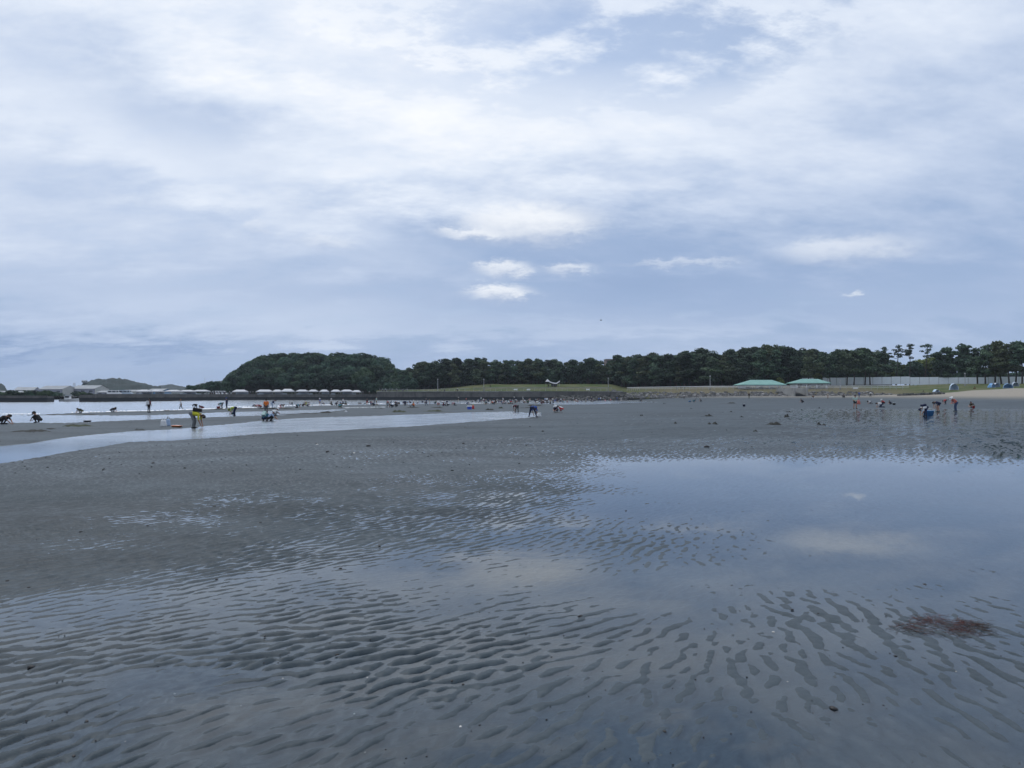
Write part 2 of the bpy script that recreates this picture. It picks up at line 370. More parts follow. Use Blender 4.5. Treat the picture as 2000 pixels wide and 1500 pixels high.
def build_flat():
    ys = [1.5]
    while ys[-1] < 332:
        y = ys[-1]; ys.append(y + min(max(y * y * .0005, .012), .03 + max(0, y - 10) * .01 if y < 40 else 9))
    ys = np.array(ys); ts = np.arange(-1.0, 1.0, 1.45 / 731)
    Y, T = np.meshgrid(ys, ts, indexing='ij'); X = T * Y
    b = base_b(X, Y); z = WL(X, Y) + b
    g = ripple(X, Y)
    amp = .0088 * (1 + .75 * fbm(X * .7, Y * .7, 41, 2)) * (1 - sstep(60, 110, Y))
    amp = amp * (1 - .3 * sstep(.022, .038, b))
    g = np.tanh(1.15 * (g - .12)) * 1.12
    z = z + amp * g + .0055 * fbm(X * 2.6, Y * 2.6, 45, 3) * (Y < 30)
    g2 = ripple(X + 3.3, Y, 4.5)
    z = z + .011 * g2 * sstep(18, 34, Y) * (1 - sstep(70, 120, Y))
    z = z + .0035 * fbm(X * 14, Y * 14, 51, 2) * (Y < 25) + .0035 * fbm(X * 30, Y * 30, 55, 3) * (Y < 12) + .03 * fbm(X * .4, Y * .3, 61, 3) * sstep(60, 110, Y) * (b > .1)
    n0, n1 = Y.shape; V = np.stack([X, Y, z], -1).reshape(-1, 3)
    idx = np.arange(n0 * n1).reshape(n0, n1)
    Fq = np.stack([idx[:-1, :-1], idx[:-1, 1:], idx[1:, 1:], idx[1:, :-1]], -1).reshape(-1, 4)
    me = np_mesh('tidal_flat', V, Fq)
    at = me.attributes.new('height_over_water', 'FLOAT', 'POINT'); at.data.foreach_set('value', (z - WL(X, Y)).astype(np.float32).ravel())
    m = bpy.data.materials.new('wet_sand'); m.use_nodes = True; t = NT(m.node_tree)
    tc = t.n('ShaderNodeTexCoord'); v = tc.outputs['Object']
    a = t.n('ShaderNodeAttribute'); a.attribute_name = 'height_over_water'; hw = a.outputs['Fac']
    n1_ = t.noise(v, 0.8, 5, .6); n2 = t.noise(v, 38, 4, .7); n3 = t.noise(v, 210, 2, .6)
    c = t.mixc(t.maprange(n1_, .3, .7), (.036, .050, .060, 1), (.050, .066, .077, 1))
    c = t.mixc(t.m('MULTIPLY', t.maprange(n2, .35, .75), .45), c, (.080, .096, .104, 1))
    c = t.mixc(t.m('MULTIPLY', t.maprange(n3, .62, .72), .5), c, (.035, .034, .034, 1))
    mps = t.n('ShaderNodeMapping'); t.link(v, mps.inputs[0]); mps.inputs['Scale'].default_value = (.10, .22, 1)
    pt_ = t.noise(mps.outputs[0], 1.0, 6, .65)
    sc_ = t.n('ShaderNodeVectorMath', operation='SCALE'); t.link(c, sc_.inputs[0]); t.link(t.maprange(pt_, .3, .7, .74, 1.32), sc_.inputs['Scale']); c = sc_.outputs[0]
    dry = t.maprange(hw, .55, 1.7)
    c = t.mixc(dry, c, (.30, .27, .225, 1))
    p = t.n('ShaderNodeBsdfPrincipled'); t.link(c, p.inputs['Base Color'])
    wet = t.maprange(hw, 0.0, .022, 0.42, 0.58)
    rg = t.m('ADD', t.m('ADD', wet, t.m('MULTIPLY', t.m('SUBTRACT', n2, .5), .25)), t.m('MULTIPLY', dry, .35))
    t.link(rg, p.inputs['Roughness']); p.inputs['Specular IOR Level'].default_value = .13
    bp = t.n('ShaderNodeBump'); bp.inputs['Strength'].default_value = .55; bp.inputs['Distance'].default_value = .004
    t.link(t.m('ADD', n2, t.m('MULTIPLY', n3, .5)), bp.inputs['Height']); t.link(bp.outputs[0], p.inputs['Normal'])
    o = t.n('ShaderNodeOutputMaterial'); t.link(p.outputs[0], o.inputs[0])
    ob = link_mesh('tidal_flat', me, m, smooth=True); tag(ob, kind='structure')
build_flat()
def build_water():
    ys = np.concatenate([np.geomspace(.5, 60, 40), np.geomspace(63, 420, 60)]); ts = np.linspace(-2.2, 1.7, 140)
    Y, T = np.meshgrid(ys, ts, indexing='ij'); X = T * Y; Z = WL(X, Y)
    n0, n1 = Y.shape; V = np.stack([X, Y, Z], -1).reshape(-1, 3); idx = np.arange(n0 * n1).reshape(n0, n1)
    Fq = np.stack([idx[:-1, :-1], idx[:-1, 1:], idx[1:, 1:], idx[1:, :-1]], -1).reshape(-1, 4)
    m = bpy.data.materials.new('sea_water'); m.use_nodes = True; t = NT(m.node_tree)
    tc = t.n('ShaderNodeTexCoord'); v = tc.outputs['Object']
    sp = t.n('ShaderNodeSeparateXYZ'); t.link(v, sp.inputs[0])
    mp = t.n('ShaderNodeMapping'); t.link(v, mp.inputs[0]); mp.inputs['Scale'].default_value = (.55, 1.0, 1)
    n1_ = t.noise(mp.outputs[0], 3.2, 4, .55); n2 = t.noise(v, .35, 3, .5)
    calm = t.maprange(sp.outputs[1], 16, 34, .02, 1.0)
    quiet = t.maprange(t.m('DIVIDE', sp.outputs[0], t.m('MAXIMUM', sp.outputs[1], 1.0)), .16, .34, 1.0, .22)
    calm = t.m('MULTIPLY', calm, quiet)
    bp = t.n('ShaderNodeBump'); t.link(t.m('MULTIPLY', calm, t.m('ADD', .3, n2)), bp.inputs['Strength']); bp.inputs['Distance'].default_value = .06
    t.link(n1_, bp.inputs['Height'])
    fr = t.n('ShaderNodeFresnel'); fr.inputs['IOR'].default_value = 1.38
    gl = t.n('ShaderNodeBsdfGlossy'); t.link(t.m('MULTIPLY_ADD', calm, t.m('MULTIPLY_ADD', n2, .12, .075), .015), gl.inputs['Roughness']); gl.inputs['Color'].default_value = (.94, .97, 1, 1); t.link(bp.outputs[0], gl.inputs['Normal'])
    tr = t.n('ShaderNodeBsdfTransparent'); tr.inputs[0].default_value = (.80, .91, 1.0, 1)
    mx = t.n('ShaderNodeMixShader'); t.link(fr.outputs[0], mx.inputs[0]); t.link(tr.outputs[0], mx.inputs[1]); t.link(gl.outputs[0], mx.inputs[2])
    o = t.n('ShaderNodeOutputMaterial'); t.link(mx.outputs[0], o.inputs[0])
    ob = link_mesh('sea_water', np_mesh('sea_water', V, Fq), m, smooth=True); tag(ob, kind='structure')
    sb = MB().add([(-7000, -60, -2.2), (7000, -60, -2.2), (7000, 9000, -2.2), (-7000, 9000, -2.2)], [(0, 1, 2, 3)]).build('seabed', mat('seabed_mud', (.07, .08, .085), .5, .2, .05))
    tag(sb, kind='structure')
build_water()
# ------------------------------------------------------------------ shore: park ground, walls, quays
def pt(px, Y, z): return Vector(((px - CX) / F * Y, Y, z))
def zrow(row, Y): return CAMZ + (HY - row) / F * Y
SHORE = ([735, 1000, 1190, 1215, 1250, 1400, 1700, 1800, 1900, 2000, 2400], [301, 298, 291, 284, 262, 229, 219, 209, 198, 188, 150])
def shoreY(px): return float(np.interp(px, *SHORE))
PROF_W = ([0, 4, 15, 40, 100, 220], [3.0, 3.2, 4.1, 6.4, 6.9, 6.9])
PROF_WL = ([0, 4, 15, 40, 100, 220], [2.6, 2.7, 3.0, 4.0, 4.6, 5.0])
PROF_R = ([0, 8, 14, 17, 30, 45, 220], [.3, 2.2, 3.0, 3.3, 4.1, 5.0, 5.6])
PROF_B = ([0, 6, 20, 40, 220], [2.2, 2.7, 3.9, 5.1, 5.8])
def park_z(px, s):
    a = np.interp(s, *PROF_WL); b = np.interp(s, *PROF_W); c = np.interp(s, *PROF_R); d = np.interp(s, *PROF_B)
    z = a + (b - a) * sstep(820, 960, px)
    z = z + (c - z) * sstep(1190, 1225, px)
    z = z + (d - z) * sstep(1740, 1850, px)
    return z
def park_at(px, Y):
    return pt(px, Y, float(park_z(np.array(float(px)), np.array(Y - shoreY(px)))))
def build_park():
    pxs = np.concatenate([np.linspace(735, 1180, 40), np.linspace(1190, 1260, 20), np.linspace(1270, 2400, 90)])
    ss = np.array([0, 2, 4, 6, 8, 10, 12, 14, 15.5, 17, 20, 24, 28, 34, 40, 48, 60, 80, 110, 160, 220.])
    PX, S = np.meshgrid(pxs, ss, indexing='ij'); sy = np.interp(PX, *SHORE); Y = sy + S; X = (PX - CX) / F * Y
    Z = park_z(PX, S) + .25 * fbm(X * .12, Y * .12, 71, 3) * (S > 2)
    n0, n1 = PX.shape; idx = np.arange(n0 * n1).reshape(n0, n1)
    Fq = np.stack([idx[:-1, :-1], idx[1:, :-1], idx[1:, 1:], idx[:-1, 1:]], -1).reshape(-1, 4)
    m = bpy.data.materials.new('park_grass'); m.use_nodes = True; t = NT(m.node_tree)
    tc = t.n('ShaderNodeTexCoord'); v = tc.outputs['Object']; n = t.noise(v, .12, 5, .65); n2 = t.noise(v, 1.3, 4, .7)
    c = t.mixc(t.maprange(n, .38, .62), (.055, .085, .024, 1), (.13, .125, .060, 1)); c = t.mixc(t.m('MULTIPLY', n2, .5), c, (.05, .07, .025, 1))
    sx_ = t.n('ShaderNodeSeparateXYZ'); t.link(v, sx_.inputs[0]); bank = t.m('MULTIPLY', t.maprange(sx_.outputs[0], 42, 60), t.m('SUBTRACT', 1.0, t.maprange(sx_.outputs[0], 112, 126)))
    c = t.mixc(t.m('MULTIPLY', bank, t.maprange(n2, .3, .6, .45, .95)), c, (.135, .115, .075, 1))     # dry, straw-coloured bank grass
    p = t.n('ShaderNodeBsdfPrincipled'); t.link(c, p.inputs['Base Color']); p.inputs['Roughness'].default_value = .9; p.inputs['Specular IOR Level'].default_value = .15
    o = t.n('ShaderNodeOutputMaterial'); t.link(p.outputs[0], o.inputs[0])
    ob = link_mesh('park_ground', np_mesh('park_ground', np.stack([X, Y, Z], -1).reshape(-1, 3), Fq), m, smooth=True); tag(ob, kind='structure')
build_park()
def wall_mat():
    m = bpy.data.materials.new('sea_wall_concrete'); m.use_nodes = True; t = NT(m.node_tree)
    tc = t.n('ShaderNodeTexCoord'); v = tc.outputs['Object']; sp = t.n('ShaderNodeSeparateXYZ'); t.link(v, sp.inputs[0])
    n = t.noise(v, .35, 6, .65); mp = t.n('ShaderNodeMapping'); t.link(v, mp.inputs[0]); mp.inputs['Scale'].default_value = (1.3, 1.3, .12)
    st = t.noise(mp.outputs[0], 1.0, 4, .6)
    c = t.mixc(t.maprange(n, .3, .7), (.085, .083, .080, 1), (.15, .145, .135, 1)); c = t.mixc(t.m('MULTIPLY', t.maprange(st, .5, .7), .6), c, (.05, .05, .05, 1))
    hz = t.m('ADD', sp.outputs[2], t.m('MULTIPLY', t.m('SUBTRACT', n, .5), .5))
    c = t.mixc(t.maprange(hz, .55, .80), (.022, .026, .030, 1), c)      # weed-stained tidal band
    p = t.n('ShaderNodeBsdfPrincipled'); t.link(c, p.inputs['Base Color']); p.inputs['Roughness'].default_value = .85
    o = t.n('ShaderNodeOutputMaterial'); t.link(p.outputs[0], o.inputs[0]); return m
WALLM = wall_mat(); CONC = mat('pale_concrete', (.26, .26, .25), .85, .2, .4)
def strip_wall(root, name, pts, z0, z1, th, m, part=True):
    """wall along a list of plan points"""
    n = len(pts); V = []
    for i, p in enumerate(pts):
        a = Vector(pts[max(i - 1, 0)]); b = Vector(pts[min(i + 1, n - 1)]); d = (b - a).normalized(); nr = Vector((-d.y, d.x))
        for zz in (z0, z1):
            V.append((p[0], p[1], zz)); V.append((p[0] + nr.x * th, p[1] + nr.y * th, zz))
    Fq = []
    for i in range(n - 1):
        a, b = 4 * i, 4 * i + 4
        Fq += [(a, b, b + 2, a + 2), (a + 1, a + 3, b + 3, b + 1), (a + 2, b + 2, b + 3, a + 3), (a, a + 1, b + 1, b)]
    Fq += [(0, 2, 3, 1), (4 * n - 4, 4 * n - 3, 4 * n - 1, 4 * n - 2)]
    return MB().add(V, Fq).build(name, m, root)
def xy(px, Y): return ((px - CX) / F * Y, Y)
def deck(name, front, depth, z, m, parent=None):
    V = [(p[0], p[1], z) for p in front] + [(p[0] * (1 + depth / p[1]), p[1] + depth, z) for p in front]; n = len(front)
    return MB().add(V, [(i, i + 1, n + i + 1, n + i) for i in range(n - 1)]).build(name, m, parent)
QA = [xy(-500, 212), xy(-200, 213), xy(0, 216), xy(92, 219)]
QB = [xy(187, 226), xy(270, 244), xy(350, 266), xy(430, 289), xy(500, 306), xy(620, 309), xy(738, 309)]
QC = [xy(736, 301), xy(850, 300), xy(1000, 298), xy(1100, 295), xy(1192, 291), xy(1212, 285)]
r = empty('sea_wall', (0, 0, 0)); tag(r, 'dark concrete quay wall at the harbour mouth with shrubs along its top', 'sea wall')
strip_wall(r, 'wall', QA, -2.5, 1.15, 6, WALLM); strip_wall(r, 'coping', [(p[0], p[1] - .12) for p in QA], 1.16, 1.36, .8, WALLM)
r = empty('sea_wall'); tag(r, 'long dark quay wall below the row of white event tents', 'sea wall')
strip_wall(r, 'wall', QB, -2.5, 1.55, 6, WALLM); strip_wall(r, 'coping', [(p[0], p[1] - .12) for p in QB], 1.56, 1.85, .8, WALLM)
r = empty('sea_wall'); tag(r, 'concrete sea wall with stained foot below the pines and grass bank', 'sea wall')
strip_wall(r, 'wall', QC, -2.5, 2.75, 3, WALLM); strip_wall(r, 'coping', [(p[0], p[1] - .12) for p in QC], 2.76, 3.05, .8, CONC)
DECKM = mat('quay_paving', (.16, .155, .15), .9, .2, .2)
tag(deck('quay_pavement', QB, 120, 1.2, DECKM), kind='structure'); tag(deck('quay_pavement', QA, 60, 1.1, mat('quay_grass', (.07, .085, .035), .9, .3, .3)), kind='structure')
hl = MB().add([(-900, 330, .9), (-120, 330, .9), (-120, 1700, 1.0), (-2400, 1700, 1.0)], [(0, 1, 2, 3)]).build('harbour_ground', mat('harbour_soil', (.12, .12, .10), .9, .3, .05)); tag(hl, kind='structure')
pg = MB().add([(-120, 400, 2.0), (900, 400, 4.5), (1600, 1700, 4.5), (-120, 1700, 2.0)], [(0, 1, 2, 3)]).build('back_ground', MATS['quay_grass']); tag(pg, kind='structure')

# railing, lamp posts, signs
WHITE = mat('white_paint', (.72, .73, .74), .5, .06, 1.0); STEEL = mat('grey_steel', (.34, .35, .36), .5, .1, 2.0)
DARKM = mat('dark_frame', (.03, .03, .035), .6, .2, 2.0)
def railing(label, pxs, off, zoff, spacing=2.2, h=1.0, rail=(.14, .16), m=STEEL, mp=STEEL):
    root = empty('railing'); tag(root, label, 'railing')
    P = [park_at(px, shoreY(px) + off) + Vector((0, 0, zoff)) for px in pxs]
    rl = MB(); po = MB(); acc = 0
    for a, b in zip(P[:-1], P[1:]):
        d = b - a; L = d.length; rz = math.atan2(d.y, d.x); mid = (a + b) / 2
        for zz, k in ((h, 1.0), (h * .5, .45)):
            n0 = len(rl.v); rl.box((0, 0, 0), (L + .02, rail[0] * k, rail[1] * k), 0)
            M = Matrix.Translation(mid + Vector((0, 0, zz))) @ Matrix.Rotation(rz, 4, 'Z') @ Matrix.Rotation(-math.atan2(d.z, math.hypot(d.x, d.y)), 4, 'Y')
            for i in range(n0, len(rl.v)): rl.v[i] = tuple(M @ Vector(rl.v[i]))
        k = max(1, int(L / spacing))
        for i in range(k):
            q = a.lerp(b, i / k); po.box((q.x, q.y, q.z + h / 2 - .25), (.09, .09, h + .5), rz)
    rl.build('rails', m, root); p = po.build('posts', mp, root); p['kind'] = 'stuff'
railing('long pale promenade railing above the sea wall and grass bank', list(np.linspace(925, 1195, 26)), 2.0, .35, rail=(.2, .24), m=CONC)
railing('thin grey railing along the wall in front of the dark pines', list(np.linspace(745, 918, 18)), 1.6, .2, rail=(.10, .10))
railing('white promenade railing above the boulder revetment and gazebos', list(np.linspace(1225, 1775, 46)), 16.0, .25, rail=(.22, .22), m=WHITE, mp=STEEL)
def lamp_post(px, row_top, Y, zb, label):
    h = zrow(row_top, Y) - zb; root = empty('lamp_post', pt(px, Y, zb)); tag(root, label, 'lamp post', 'lamp posts along the promenade')
    MB().tube([(0, 0, -.3), (0, 0, h * .5), (0, 0, h)], [.13, .11, .08], 8).build('pole', STEEL, root)
    MB().box((0, 0, .12), (.5, .5, .5)).build('base', CONC, root)
    MB().lathe([(.01, .42), (.2, .36), (.26, .12), (.1, 0), (.01, 0)], (0, 0, h), 10).build('lamp_head', STEEL, root)
for px, row, off, lb in ((855, 742, 3, 'grey lamp post in front of the darkest pines on the sea wall'), (945, 742, 3, 'grey lamp post where the grass bank begins'), (1188, 740, 3, 'grey lamp post at the end of the sea wall by the boulders'),
                    (1387, 736, 17.2, 'grey lamp post before the dark pines between the lawn and the first gazebo'), (1641, 746, 17.2, 'short lamp post in front of the white fence past the second gazebo'), (1885, 731, 30, 'pale lamp post before the white fence beside the leaning pines')):
    Y = shoreY(px) + off; lamp_post(px, row, Y, park_at(px, Y).z, lb)
for px, lb in ((1007, 'small white notice board on the sea wall below the lawn'), (1032, 'white notice board on the sea wall next to another'), (1148, 'small white notice board on the sea wall nearest the boulders'), (1671, 'white notice board on the railing before the fence pines')):
    off = .9 if px < 1200 else 15.6; Y = shoreY(px) + off; p = park_at(px, Y); root = empty('notice_board', p); tag(root, lb, 'sign')
    zz = .7 if px < 1200 else .6
    MB().box((0, -.05, zz), (1.5, .06, .55)).build('board', WHITE, root)
    for s in (-.55, .55): MB().box((s, .03, zz / 2 - .1), (.07, .07, zz + .5)).build('leg', STEEL, root)

# boulders: too many and too small to pick apart
def rocks(name, spots, m, seed=1):
    r = random.Random(seed); mb = MB()
    for (p, s) in spots:
        vs = []
        for k in range(8):
            sx, sy, sz = (1 if k & 1 else -1), (1 if k & 2 else -1), (1 if k & 4 else -1)
            vs.append(Vector((sx * r.uniform(.55, 1.0), sy * r.uniform(.55, 1.0), sz * r.uniform(.4, .75))) * s)
        M = Matrix.Rotation(r.uniform(0, 6.28), 4, 'Z') @ Matrix.Rotation(r.uniform(-.5, .5), 4, 'X'); vs = [M @ v + p for v in vs]
        mb.add(vs, [(0, 2, 3, 1), (4, 5, 7, 6), (0, 1, 5, 4), (1, 3, 7, 5), (3, 2, 6, 7), (2, 0, 4, 6)])
    o = mb.build(name, m); return o
R = random.Random(5)
def rock_mat(name, a, b):
    m = bpy.data.materials.new(name); m.use_nodes = True; t = NT(m.node_tree); g = t.n('ShaderNodeNewGeometry'); tc = t.n('ShaderNodeTexCoord')
    c = t.mixc(g.outputs['Random Per Island'], (*a, 1), (*b, 1)); c = t.mixc(t.m('MULTIPLY', t.noise(tc.outputs['Object'], 1.5, 5, .65), .5), c, (*[q * .6 for q in a], 1))
    p = t.n('ShaderNodeBsdfPrincipled'); t.link(c, p.inputs['Base Color']); p.inputs['Roughness'].default_value = .9
    o = t.n('ShaderNodeOutputMaterial'); t.link(p.outputs[0], o.inputs[0]); return m
sp = []
for i in range(1500):
    px = R.uniform(1196, 1762); s = abs(R.gauss(0, 4.2)); s = min(s, 8.2)
    if px > 1700: s *= 1 - .6 * (px - 1700) / 62
    sp.append((park_at(px, shoreY(px) + s) + Vector((0, 0, .1)), R.uniform(.22, .62)))
o = rocks('revetment_boulders', sp, rock_mat('boulder_stone', (.12, .12, .12), (.30, .29, .28)), 2)
tag(o, 'bank of tumbled grey boulders between the tidal flat and promenade', 'boulders', kind='stuff')
sp = []
for i in range(420):
    px = R.uniform(1085, 1225); yy = R.uniform(0, 1) ** 1.5 * 16; Y = shoreY(px) - .5 - yy
    sp.append((pt(px, Y, -.5 + (1.6 - yy * .11) * R.uniform(.4, 1)), R.uniform(.35, .8)))
o = rocks('dark_foot_boulders', sp, rock_mat('weedy_stone', (.030, .034, .034), (.15, .145, .135)), 3)
tag(o, 'dark weed covered boulders heaped against the foot of the sea wall', 'boulders', kind='stuff')
sp = [(pt(px + R.uniform(-2, 2), 205 - (px - 1755) * .12, 0), R.uniform(.3, .7)) for px in np.linspace(1755, 1838, 60)]
for p, s in sp: p.z = float(ground_z(np.array([p.x]), np.array([p.y]))[0]) + .1
o = rocks('beach_edge_boulders', sp, bpy.data.materials['weedy_stone'], 4); tag(o, 'low dark line of stones where the dry beach meets the grass', 'boulders', kind='stuff')
# stairs through the revetment
def stairs(px0, px1):
    pc = (px0 + px1) / 2; Y0 = shoreY(pc) - 1.0; w = (px1 - px0) / F * Y0; z0 = float(ground_z(np.array([pt(pc, Y0, 0).x]), np.array([Y0]))[0])
    root = empty('stone_stairs', pt(pc, Y0, z0)); tag(root, 'straight concrete stairs climbing the boulder bank before the second gazebo', 'stairs')
    n = 12; rise = (3.35 - z0) / n; run = 14.5 / n
    for i in range(n): MB().box((0, run * (i + .5) + (14.5 - run * i) * .0, rise * (i + 1) / 2 - .3), (w, run + .02, rise * (i + 1) + .6)).build('step', CONC if i > 4 else WALLM, root)
    for s in (-1, 1): MB().box((s * (w / 2 + .2), 7.25, (3.35 - z0) * .5 - .1), (.36, 15.2, (3.35 - z0) * 1.0 + .9)).build('side_wall', CONC, root)
stairs(1553, 1575)

# gazebos with green roofs
GREEN = mat('green_roof_metal', (.17, .34, .30), .55, .08, .6); BROWN = mat('brown_timber', (.10, .075, .06), .8, .2, 1.0)
def gazebo(px0, px1, row_e, row_r, rid0, rid1, Y, label, rz=0.0):
    pc = (px0 + px1) / 2; zf = park_at(pc, Y).z + .1; W = (px1 - px0) / F * Y; D = W * .62; ze = zrow(row_e, Y) - zf; zr = zrow(row_r, Y) - zf
    root = empty('gazebo', pt(pc, Y, zf)); tag(root, label, 'gazebo', 'green roofed gazebos on the promenade')
    h = W / 2; d = D / 2; a = (rid0 - pc) / F * Y; b = (rid1 - pc) / F * Y
    V = [(-h, -d, ze), (h, -d, ze), (h, d, ze), (-h, d, ze), (a, 0, zr), (b, 0, zr)]; V += [(x, y, z - .22) for (x, y, z) in V]
    MB().add(V, [(0, 1, 5, 4), (1, 2, 5), (2, 3, 4, 5), (3, 0, 4), (6, 10, 11, 7), (7, 11, 8), (8, 11, 10, 9), (9, 10, 6), (0, 6, 7, 1), (1, 7, 8, 2), (2, 8, 9, 3), (3, 9, 6, 0)]).build('roof', GREEN, root)
    for x in (-.8, -.28, .28, .8):
        for y in (-.75, .75): MB().box((x * h, y * d, ze / 2 - .1), (.32, .32, ze + .2)).build('column', WHITE, root)
    for y in (-.75, .75): MB().box((0, y * d, ze - .38), (W * .86, .2, .3)).build('beam', WHITE, root)
    MB().box((0, 0, -.15), (W * .9, D * .9, .3)).build('floor', CONC, root)
    for x in (-.5, .1, .55): 
        MB().box((x * h, d * .2, .42), (1.6, .4, .08)).build('bench', BROWN, root)
        MB().box((x * h, d * .2, .2), (1.2, .2, .4)).build('bench_base', CONC, root)
    MB().box((-h * .82, 0, ze * .5), (.12, D * .7, ze * .95)).build('side_screen', WHITE, root)
gazebo(1440, 1527, 751.5, 742, 1466, 1508, 250, 'open gazebo with broad pale green roof left of the stairs')
gazebo(1543, 1614, 748, 740, 1566, 1598, 247, 'open gazebo with pale green hipped roof behind the concrete stairs')

# white building-site fence: every panel a part
def site_fence():
    root = empty('site_fence'); tag(root, 'tall pale construction fence of flat panels behind the beach grass', 'fence')
    FP = mat('fence_panel_paint', (.72, .77, .82), .55, .05, .4)
    me = MB().box((0, 0, 1.42), (2.94, .08, 2.8)).mesh('panel'); me.materials.append(FP); pm = MB().box((0, .1, 1.4), (.09, .09, 2.9)).mesh('post'); pm.materials.append(STEEL)
    A = pt(1566, 281, 5.0); B = pt(2180, 246, 4.9); L = (B - A).length; n = int(L / 3.0); rz = math.atan2(B.y - A.y, B.x - A.x)
    for i in range(n):
        p = A.lerp(B, (i + .5) / n); o = bpy.data.objects.new('panel', me); COL.objects.link(o); o.parent = root
        st = int(i / 5) % 3 * .1; o.location = (p.x, p.y, 5.0 + st + (.25 if i < 12 else 0)); o.rotation_euler = (0, 0, rz)
        q = A.lerp(B, i / n); o2 = bpy.data.objects.new('post', pm); COL.objects.link(o2); o2.parent = root; o2.location = (q.x, q.y, 5.0); o2.rotation_euler = (0, 0, rz)
site_fence()

# ------------------------------------------------------------------ trees
def leaf_cloud(blobs, n, size, seed, up=.35, shell=.45):
    r = np.random.default_rng(seed); vol = np.array([b[3] * b[4] * b[5] for b in blobs]) ** .75; cnt = (vol / vol.sum() * n).astype(int) + 3
    C = []; N = []
    for b, c in zip(blobs, cnt):
        d = r.standard_normal((c, 3)); d /= np.linalg.norm(d, axis=1)[:, None]
        rr = shell + (1 - shell) * r.random((c, 1)) ** .5
        rr = rr * (1 + .25 * (r.random((c, 1)) - .3))
        C.append(np.array(b[:3]) + d * rr * np.array(b[3:6])); N.append(d + np.array([0, 0, up]) + .7 * r.standard_normal((c, 3)))
    C = np.vstack(C); N = np.vstack(N); N /= np.linalg.norm(N, axis=1)[:, None] + 1e-9
    A = np.cross(N, r.standard_normal(N.shape)); A /= np.linalg.norm(A, axis=1)[:, None] + 1e-9; B = np.cross(N, A)
    s = size * (.55 + .9 * r.random((len(C), 1)))
    k = np.stack([C + A * s + N * s * .1, C + B * s * .75 - N * s * .15, C - A * s + N * s * .1, C - B * s * .75 - N * s * .15], 1).reshape(-1, 3)
    return k, np.arange(len(k)).reshape(-1, 4)
def pine_kind(seed, H=12.0, bare=.30, spread=3.6, pads=13, n=1500, lean=.1, flat=.36, size=.34):
    r = random.Random(seed); blobs = []; tr = MB()
    lx, ly = r.uniform(-lean, lean), r.uniform(-lean, lean); tp = []
    for k in range(7):
        q = k / 6; tp.append(Vector((lx * H * q * q + .18 * math.sin(q * 5 + seed), ly * H * q + .18 * math.cos(q * 4 + seed), H * .96 * q)))
    tr.tube([tp[0] - Vector((0, 0, .6))] + tp, [.24] + [.22 * (1 - q / 7) + .03 for q in range(7)], 7)
    def at(q): q = max(0, min(.999, q)) * 6; i = int(q); return tp[i].lerp(tp[i + 1], q - i)
    for k in range(pads):
        q = bare + (1 - bare) * (k + r.uniform(.1, .9)) / pads; p = at(q * .98); a = r.uniform(0, 6.28) + k * 2.4
        rel = (q - bare) / (1 - bare); reach = spread * (1.0 - .72 * rel ** 1.6) * r.uniform(.35, 1.0)
        e = p + Vector((math.cos(a) * reach, math.sin(a) * reach, r.uniform(.2, .9)))
        if reach > .8: tr.tube([p, p.lerp(e, .5) + Vector((0, 0, -.15)), e], [.09, .06, .03], 5)
        w = r.uniform(1.0, 1.7) * spread / 3.6 * (1.1 - .35 * rel); blobs.append((e.x, e.y, e.z, w, w * r.uniform(.8, 1.1), w * flat * r.uniform(.8, 1.4)))
        if r.random() < .6: blobs.append((p.x + r.uniform(-.8, .8), p.y + r.uniform(-.8, .8), p.z, w * .8, w * .8, w * flat * 1.2))
    t = at(1.0); blobs.append((t.x, t.y, t.z + .1, spread * .28, spread * .28, spread * .2))
    V, Fq = leaf_cloud(blobs, n, size, seed, .5)
    cm = np_mesh('crown', V, Fq); cm.materials.append(PINE); tm = tr.mesh('trunk'); tm.materials.append(BARK)
    return tm, cm, H
def broad_kind(seed, H=9.0, W=4.6, n=1300, m=None, size=.42, bare=.22):
    r = random.Random(seed); blobs = []; tr = MB(); tr.tube([(0, 0, -1.0), (.1, 0, H * .3), (.2, .1, H * .6)], [.28, .22, .1], 7)
    for k in range(13):
        a = k * 2.39 + r.uniform(-.4, .4); q = r.random(); rr = W * .62 * math.sqrt(r.random()); z = H * (bare + .16 + (1 - bare - .28) * q); rr *= (1.05 - .75 * max(0, q - .45))
        w = r.uniform(.26, .42) * W; blobs.append((rr * math.cos(a), rr * math.sin(a), z, w, w, w * .72))
        if k < 5: tr.tube([(.1, 0, H * .32), (rr * .5 * math.cos(a), rr * .5 * math.sin(a), H * .45), (rr * .8 * math.cos(a), rr * .8 * math.sin(a), z)], [.12, .08, .04], 5)
    blobs.append((0, 0, H * .88, W * .36, W * .36, H * .13))
    V, Fq = leaf_cloud(blobs, n, size, seed, .35, .6); cm = np_mesh('crown', V, Fq); cm.materials.append(m or BROAD); tm = tr.mesh('trunk'); tm.materials.append(BARK)
    return tm, cm, H
PINES = [pine_kind(100 + i, 12, .16 + .05 * (i % 3), 3.9 + .35 * (i % 4), 15 + i % 4, 2300) for i in range(9)]
UMB = [pine_kind(200 + i, 14, .70, 3.1, 8, 800, .05, .26, .20) for i in range(4)]
FENCEP = [pine_kind(300 + i, 12, .34, 4.2, 13, 1900, .12) for i in range(4)]
BROADS = [broad_kind(400 + i, 9, 4.4 + .5 * (i % 3), 1500) for i in range(7)]
FRESH = [broad_kind(500 + i, 7, 3.6, 1200, LEAFY, .34, .05) for i in range(3)]
THICK = [broad_kind(700 + i, 5, 4.2, 1100, BROAD, .40, -.12) for i in range(4)]
SHRUB = [broad_kind(600 + i, 2.0, 1.7, 420, BROAD, .20, -.05) for i in range(3)]
